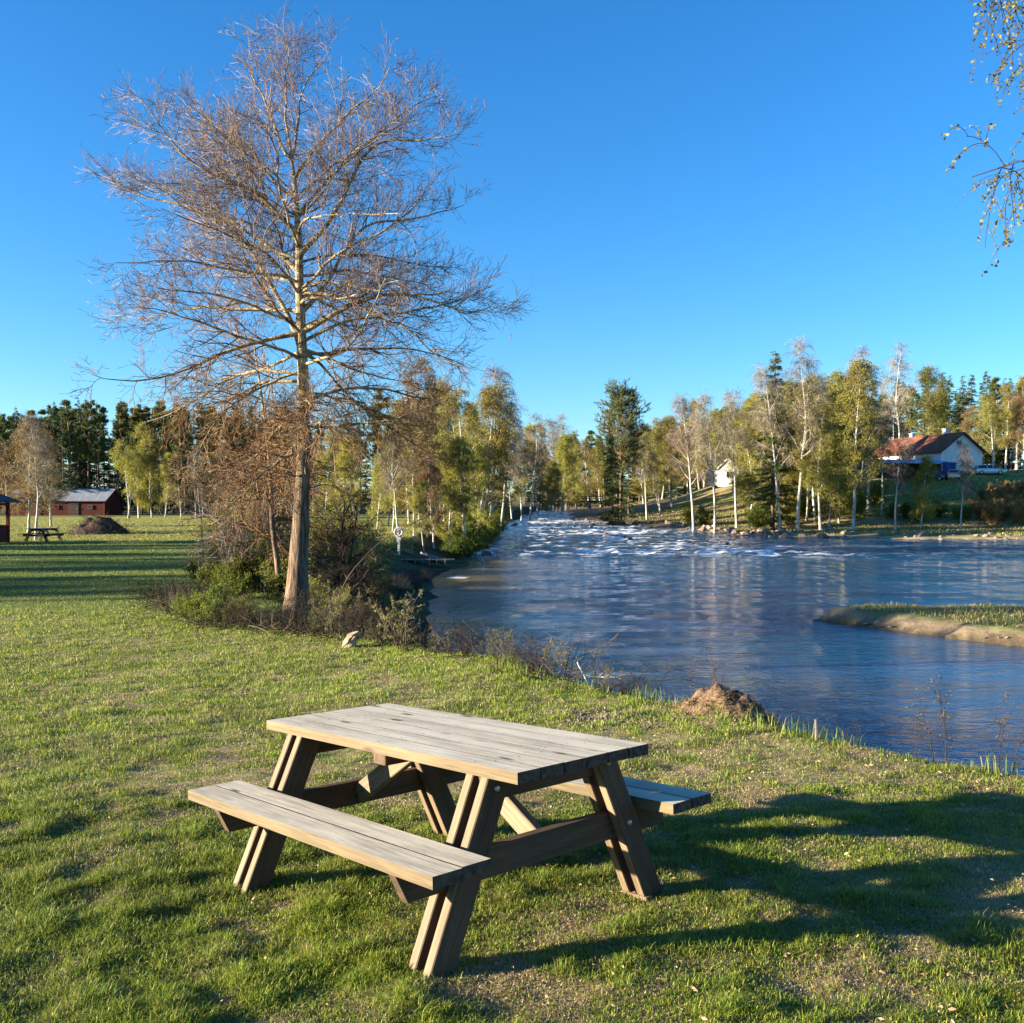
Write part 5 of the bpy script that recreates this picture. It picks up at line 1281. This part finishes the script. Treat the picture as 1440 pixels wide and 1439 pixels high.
# ------------------------------------------------------------------ birch whose twigs hang in at the upper right
def hanging():
    rng = np.random.default_rng(33); x0, y0 = 5.9, 3.0; z0 = gz(x0, y0); root = empty('birch_tree', (x0, y0, z0)); tr = MB(); cr = MB()
    P, Rr, T = grow([[0, 0, -.3]], [[-.02, .02, 1]], 9.5, .17, .03, 16, rng, .03); tubes(tr, P, Rr, 12)
    ends = [((3.62, 7.7, 7.35), 5.6), ((3.90, 7.9, 7.55), 5.8), ((3.66, 7.7, 5.95), 4.0), ((4.00, 7.9, 6.05), 4.1), ((4.2, 8.0, 7.2), 5.2), ((4.15, 7.6, 6.9), 4.6), ((6.6, 7.0, 8.0), 6), ((7.5, 5.5, 7), 5), ((8, 2.5, 8), 6), ((6, 0, 7), 5), ((5.2, .2, 9.5), 7.5)]
    PP = []
    for (ex_, ey_, ez_), zs in ends:
        a = np.array([0, 0, zs-z0-.3]); b = np.array([ex_-x0, ey_-y0, ez_-z0]); t = np.linspace(0, 1, 13)[:, None]
        l = a*(1-t)+b*t; l[:, 2] += .55*np.sin(t[:, 0]*math.pi)**.8; l[1:] += np.cumsum(rng.normal(size=(12, 3))*.02, 0)*.6; PP.append(l)
    PP = np.stack(PP); RR = np.tile(np.interp(np.linspace(0, 1, 13), [0, .7, 1], [.035, .010, .004]), (len(ends), 1)); tubes(cr, PP, RR, 6)
    S, D, rr, t, _ = spawn(PP, RR, tangents(PP), 13, .74, 1, 60, rng); D[:, 2] -= .1
    P2, R2, T2 = grow(S, D, .55*(.4+.9*rng.random(len(S))), .004, .0022, 10, rng, .08, -.16); tubes(cr, P2, R2, 4)
    S, D, rr, t, _ = spawn(P2, R2, T2, 5, .1, 1, 45, rng); P3, R3, T3 = grow(S, D, .34*(.4+.9*rng.random(len(S))), .0026, .0014, 7, rng, .09, -.22); tubes(cr, P3, R3, 3)
    c = along(P3, 13, rng); leaves(cr, c+rng.normal(size=c.shape)*.012, .020, rng, 1, 1.5, .5)
    tr.build('trunk', M['birch'], root, True); cr.build('crown', [M['dtwig'], M['leafc']], root); return root
hb = hanging(); tag(hb, 'birch with small new leaves hanging down into the upper right corner', 'tree')

# ------------------------------------------------------------------ grass
def grass_mat():
    m, nt = new_mat('grass_blade'); s = NT(nt)
    c = s.n('ShaderNodeAttribute', attribute_name='tint').outputs['Color']
    s.pbr(c, .55, None, .25, 0, .38); return m
M['grass'] = grass_mat()
def grass(name, x, y, h, w, colr, lean, label, seed, cat='grass', wind=.0):
    rng = np.random.default_rng(seed); n = len(x); z = ground_z(x, y)-.004
    a = rng.random(n)*2*np.pi; side = np.stack([np.cos(a), np.sin(a), 0*a], 1); b = a+np.pi/2+rng.normal(size=n)*.5
    ld = np.stack([np.cos(b), np.sin(b), 0*b], 1); up = np.array([0, 0, 1.]); B = np.stack([x, y, z], 1)
    w = w[:, None]; h_ = h[:, None]; l = lean[:, None]
    mid = B+up*h_*.55*np.sqrt(np.maximum(.05, 1-l*l*.3))+ld*h_*l*.28; tip = B+up*h_*np.maximum(.12, 1-l*.62)+ld*h_*l*.95
    V = np.stack([B-side*w*.5, B+side*w*.5, mid+side*w*.38, mid-side*w*.38, tip], 1).reshape(-1, 3)
    k = np.arange(n)[:, None]*5; mb = MB(); mb.add(V, k+np.array([[0, 1, 2, 3]])); mb.F.append((k+np.array([[3, 2, 4]]), 0))
    o = mb.build(name, M['grass']); me = o.data
    cc = np.ones((n, 5, 4), np.float32); cc[:, :, :3] = colr[:, None, :]; cc[:, :2, :3] *= .8
    ca = me.color_attributes.new('tint', 'FLOAT_COLOR', 'POINT'); ca.data.foreach_set('color', cc.ravel())
    tag(o, label, cat, kind='stuff'); return o
def sample(n, y0, y1, p, x0k=-.62, x1k=.62):
    """positions in the wedge before the camera, density falling as y**-p"""
    rng = np.random.default_rng(int(y0*100+y1)); u = rng.random(n); q = 2-p
    y = (y0**q+(y1**q-y0**q)*u)**(1/q) if abs(q) > 1e-6 else y0*(y1/y0)**u
    x = y*(x0k+(x1k-x0k)*rng.random(n))+rng.normal(size=n)*.25; return x, y, rng
def cols(lm, rng, n, dry=.0):
    g1 = np.array([.075, .14, .012]); g2 = np.array([.18, .245, .022]); g3 = np.array([.32, .295, .05]); s1 = np.array([.56, .45, .25]); s2 = np.array([.20, .14, .07])
    r = rng.random(n)[:, None]; g = np.where(r < .5, g1+(g2-g1)*r*2, g2+(g3-g2)*(r-.5)*2)
    st = s1+(s2-s1)*rng.random(n)[:, None]; isd = (rng.random(n) < (dry+.03+(1-lm)*.50))[:, None]
    return np.where(isd, st, g), isd[:, 0]
for (n, y0, y1, p, nm, lb2) in [(760000, 1.9, 6.5, 1.0, 'lawn_grass', 'short green and straw coloured grass of the lawn round the table'), (330000, 6.5, 20, 1.55, 'lawn_grass', 'short sunlit grass of the lawn in the middle distance'), (190000, 20, 57, 1.5, 'lawn_grass', 'shaded far lawn grass')]:
    x, y, rng = sample(n, y0, y1, p)
    dL = pl_dist(x, y, WL); ins = inside(x, y, RIVER); lm = lawn_mask(x, y); lm = np.clip(lm+.45*np.exp(-(dL-2.2)**2/.8), 0, 1)
    tuft = fbm(x*6, y*6, 97, 2); pr = .9+.1*lm; pr *= .65+.6*ss(.35, .65, tuft)
    bwv = np.interp(y, [0, 14, 20, 34, 42, 56, 66, 90], [2.3, 2.4, 3.4, 5, 7.5, 7, 4, 3.5]); pr *= ss(.35, .6, dL/bwv)
    k = (~ins) & (rng.random(n) < pr) & (dL > .5); x, y, lm, tuft = x[k], y[k], lm[k], tuft[k]; n = len(x)
    lm = .22+.78*lm
    cc, isd = cols(lm*(1-.55*ss(.52, .68, fbm(x*3.3, y*3.3, 131, 3))), rng, n, .06+.42*ss(.50, .66, fbm(x*2.6+9, y*2.6, 133, 3))*(y < 20))
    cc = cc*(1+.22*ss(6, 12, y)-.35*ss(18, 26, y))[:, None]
    cc = cc*(.75+.45*fbm(x*1.1, y*1.1, 99, 2))[:, None]
    h = (.022+.026*lm+.035*ss(.5, .8, tuft)*lm)*(.6+.8*rng.random(n)); h = np.where(isd, h*.8, h)*(1+.25*ss(6, 30, y))
    wd = (.0026+.0018*rng.random(n))*np.maximum(1, y/4.5)**.72
    lean = np.where(isd, .8+.75*rng.random(n), .2+1.0*rng.random(n))
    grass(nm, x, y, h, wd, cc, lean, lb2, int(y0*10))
# longer grass along the edge
rng = np.random.default_rng(5); n = 60000; y = 4+13*rng.random(n)**1.2; x = -5.5+11*rng.random(n)
dL = pl_dist(x, y, WL); ins = inside(x, y, RIVER); q = fbm(x*1.5, y*1.5, 101, 3); k = (~ins) & (dL > 1.25) & (dL < 2.35+.9*(q-.5)) & (q > .36) & (rng.random(n) < .85)
x, y, q = x[k], y[k], q[k]; n = len(x); cc, isd = cols(.97+0*x, rng, n, 0); cc = cc*1.0
grass('bank_grass', x, y, (.07+.17*ss(.4, .7, q))*(.5+.8*rng.random(n)), .004+.003*rng.random(n), cc, .2+.6*rng.random(n), 'long bright green grass standing along the edge of the bank', 8)
# sand spit
rng = np.random.default_rng(6); n = 40000; x = 8.5+17*rng.random(n); y = 18+14*rng.random(n); k = inside(x, y, ISLE); x, y = x[k], y[k]; dI = pl_dist(x, y, ISLE+[ISLE[0]])
k = dI > .45+.8*fbm(x*1.2, y*1.2, 7); x, y = x[k], y[k]; n = len(x); cc, isd = cols(.45+0*x, rng, n, .2)
grass('spit_grass', x, y, .05+.12*rng.random(n)*fbm(x*2, y*2, 3)*2, .012+.01*rng.random(n), cc*.9, .3+.7*rng.random(n), 'low tufty grass on top of the sandy spit in the river', 9)
# meadow and far strip tufts
rng = np.random.default_rng(7); n = 190000; y = 57+62*rng.random(n)**1.3; x = y*(-.60+.50*rng.random(n)); k = (pl_dist(x, y, WL) > 3); x, y = x[k], y[k]; n = len(x); cc, isd = cols(.7+0*x, rng, n, .25)
grass('meadow_grass', x, y, (.06+.12*rng.random(n))*(.5+fbm(x*.5, y*.5, 151, 3)), .022+.022*rng.random(n), cc*.8+np.array([.15, .15, .03])*.25, .4+.7*rng.random(n), 'rough sunlit yellow green meadow grass beyond the shaded lawn', 10)
rng = np.random.default_rng(8); n = 90000; x = 14+75*rng.random(n); y = 92+75*rng.random(n)**1.4; dR = pl_dist(x, y, WR); q = fbm(x*.4, y*.4, 9); k = (~inside(x, y, RIVER)) & (dR > 2.2) & (q > .40) & (pl_dist(x, y, WL) > 12); x, y = x[k], y[k]; n = len(x); cc, isd = cols(.65+0*x, rng, n, .3)
grass('bank_grass', x, y, .12+.25*rng.random(n), .06+.06*rng.random(n), cc*.95, .4+.7*rng.random(n), 'rough grass of the far bank strip and slope', 11)
# dry leaves on the lawn
x, y, rng = sample(10000, 1.9, 12, 1.0); k = (pl_dist(x, y, WL) > 2) & ~inside(x, y, RIVER) & (rng.random(len(x)) < .08+.92*ss(-1.5, 1.5, x)*(.25+1.3*ss(.45, .65, fbm(x*1.8, y*1.8, 141, 3)))); x, y = x[k], y[k]; n = len(x)
M['dryleaf'] = foliage('dry_leaf', (.15, .085, .04), (.44, .31, .19), .2, .0, 9)
mb = MB(); Cn = np.stack([x, y, ground_z(x, y)+.012+.022*rng.random(n)], 1); a = rng.normal(size=(n, 3)); a[:, 2] *= .35; a = unit(a); b = perp(a, rng); b[:, 2] *= .5; s_z = (.005+.012*rng.random(n)**2.5)[:, None]
V = np.stack([Cn-a*s_z, Cn-a*s_z*.2+b*s_z*.65, Cn+a*s_z, Cn-a*s_z*.1-b*s_z*.6, Cn+np.array([0, 0, 1])*s_z*.45], 1).reshape(-1, 3); kk = np.arange(n)[:, None]*5
mb.add(V, kk+np.array([[0, 1, 4]])); [mb.F.append((kk+np.array([t]), 0)) for t in ([1, 2, 4], [2, 3, 4], [3, 0, 4])]
dl = mb.build('dry_leaves', M['dryleaf']); tag(dl, 'small dry tan leaves scattered over the lawn', 'leaves', kind='stuff')
# gravel patch behind the table
x = .95+.35*np.random.default_rng(3).normal(size=260); y = 9.2+.22*np.random.default_rng(4).normal(size=260); rng = np.random.default_rng(9); mb = MB()
for i in range(260):
    s = rng.uniform(.008, .022); mb.box((x[i], y[i], gz(x[i], y[i])+s*.3), (s*1.5, s*1.2, s), rotz(rng.uniform(0, 3))@rotx(rng.uniform(-.5, .5)), 0, s*.3)
gv = mb.build('gravel', M['stonep']); tag(gv, 'patch of pale gravel on the lawn behind the table', 'gravel', kind='stuff')

# unused prototypes go
for pool in POOL.values():
    for r, _ in pool:
        if not USED.get(r.name):
            for c in kids(r): bpy.data.objects.remove(c)
            bpy.data.objects.remove(r)
for r, _ in list(SH.values()):
    if not USED.get(r.name):
        for c in kids(r): bpy.data.objects.remove(c)
        bpy.data.objects.remove(r)
for k, o in enumerate(rp_):
    if not used_r[k]: bpy.data.objects.remove(o)

# ------------------------------------------------------------------ light, sky, camera
sc = bpy.context.scene
w = bpy.data.worlds.new('World'); sc.world = w; w.use_nodes = True; nt = w.node_tree; nt.nodes.clear(); s = NT(nt)
sky = s.n('ShaderNodeTexSky', sky_type='NISHITA'); sky.sun_disc = False; sky.sun_elevation = R(SUN_EL)
az_from = SUN_AZ+180                       # the sun stands this way, degrees from +X
sky.sun_rotation = R((90-az_from) % 360); sky.air_density = 1.0; sky.dust_density = .2; sky.ozone_density = 4.5; sky.altitude = 200
hs = s.n('ShaderNodeHueSaturation'); s.l(sky.outputs[0], hs.inputs['Color']); hs.inputs['Saturation'].default_value = 1.15; hs.inputs['Hue'].default_value = .503
bg = s.n('ShaderNodeBackground'); s.l(hs.outputs[0], bg.inputs[0]); bg.inputs[1].default_value = .072
o = s.n('ShaderNodeOutputWorld'); s.l(bg.outputs[0], o.inputs[0])
sd = bpy.data.lights.new('sun', 'SUN'); sd.energy = 5.0; sd.angle = R(.55); sd.color = (1.0, .88, .68)
so = bpy.data.objects.new('sun', sd); C.objects.link(so)
dvec = Vector((math.cos(R(SUN_AZ))*math.cos(R(SUN_EL)), math.sin(R(SUN_AZ))*math.cos(R(SUN_EL)), -math.sin(R(SUN_EL))))
so.rotation_euler = dvec.to_track_quat('-Z', 'Y').to_euler(); so.location = (-30, -10, 30)
cd = bpy.data.cameras.new('camera'); cam = bpy.data.objects.new('camera', cd); C.objects.link(cam)
cd.sensor_width = 36; cd.lens = F_PX/1440*36; cd.clip_end = 4000; cd.clip_start = .05
cam.location = (0, 0, CZ); cam.rotation_euler = (R(90)-math.atan((719.5-HOR)/F_PX), 0, 0); sc.camera = cam
sc.view_settings.view_transform = 'Standard'; sc.view_settings.look = 'None'; sc.view_settings.gamma = 1; sc.view_settings.exposure = 2.25
sc.cycles.max_bounces = 6; sc.cycles.transparent_max_bounces = 4; sc.cycles.diffuse_bounces = 3; sc.cycles.glossy_bounces = 3
sc.cycles.sample_clamp_indirect = 6; sc.cycles.caustics_reflective = False; sc.cycles.caustics_refractive = False
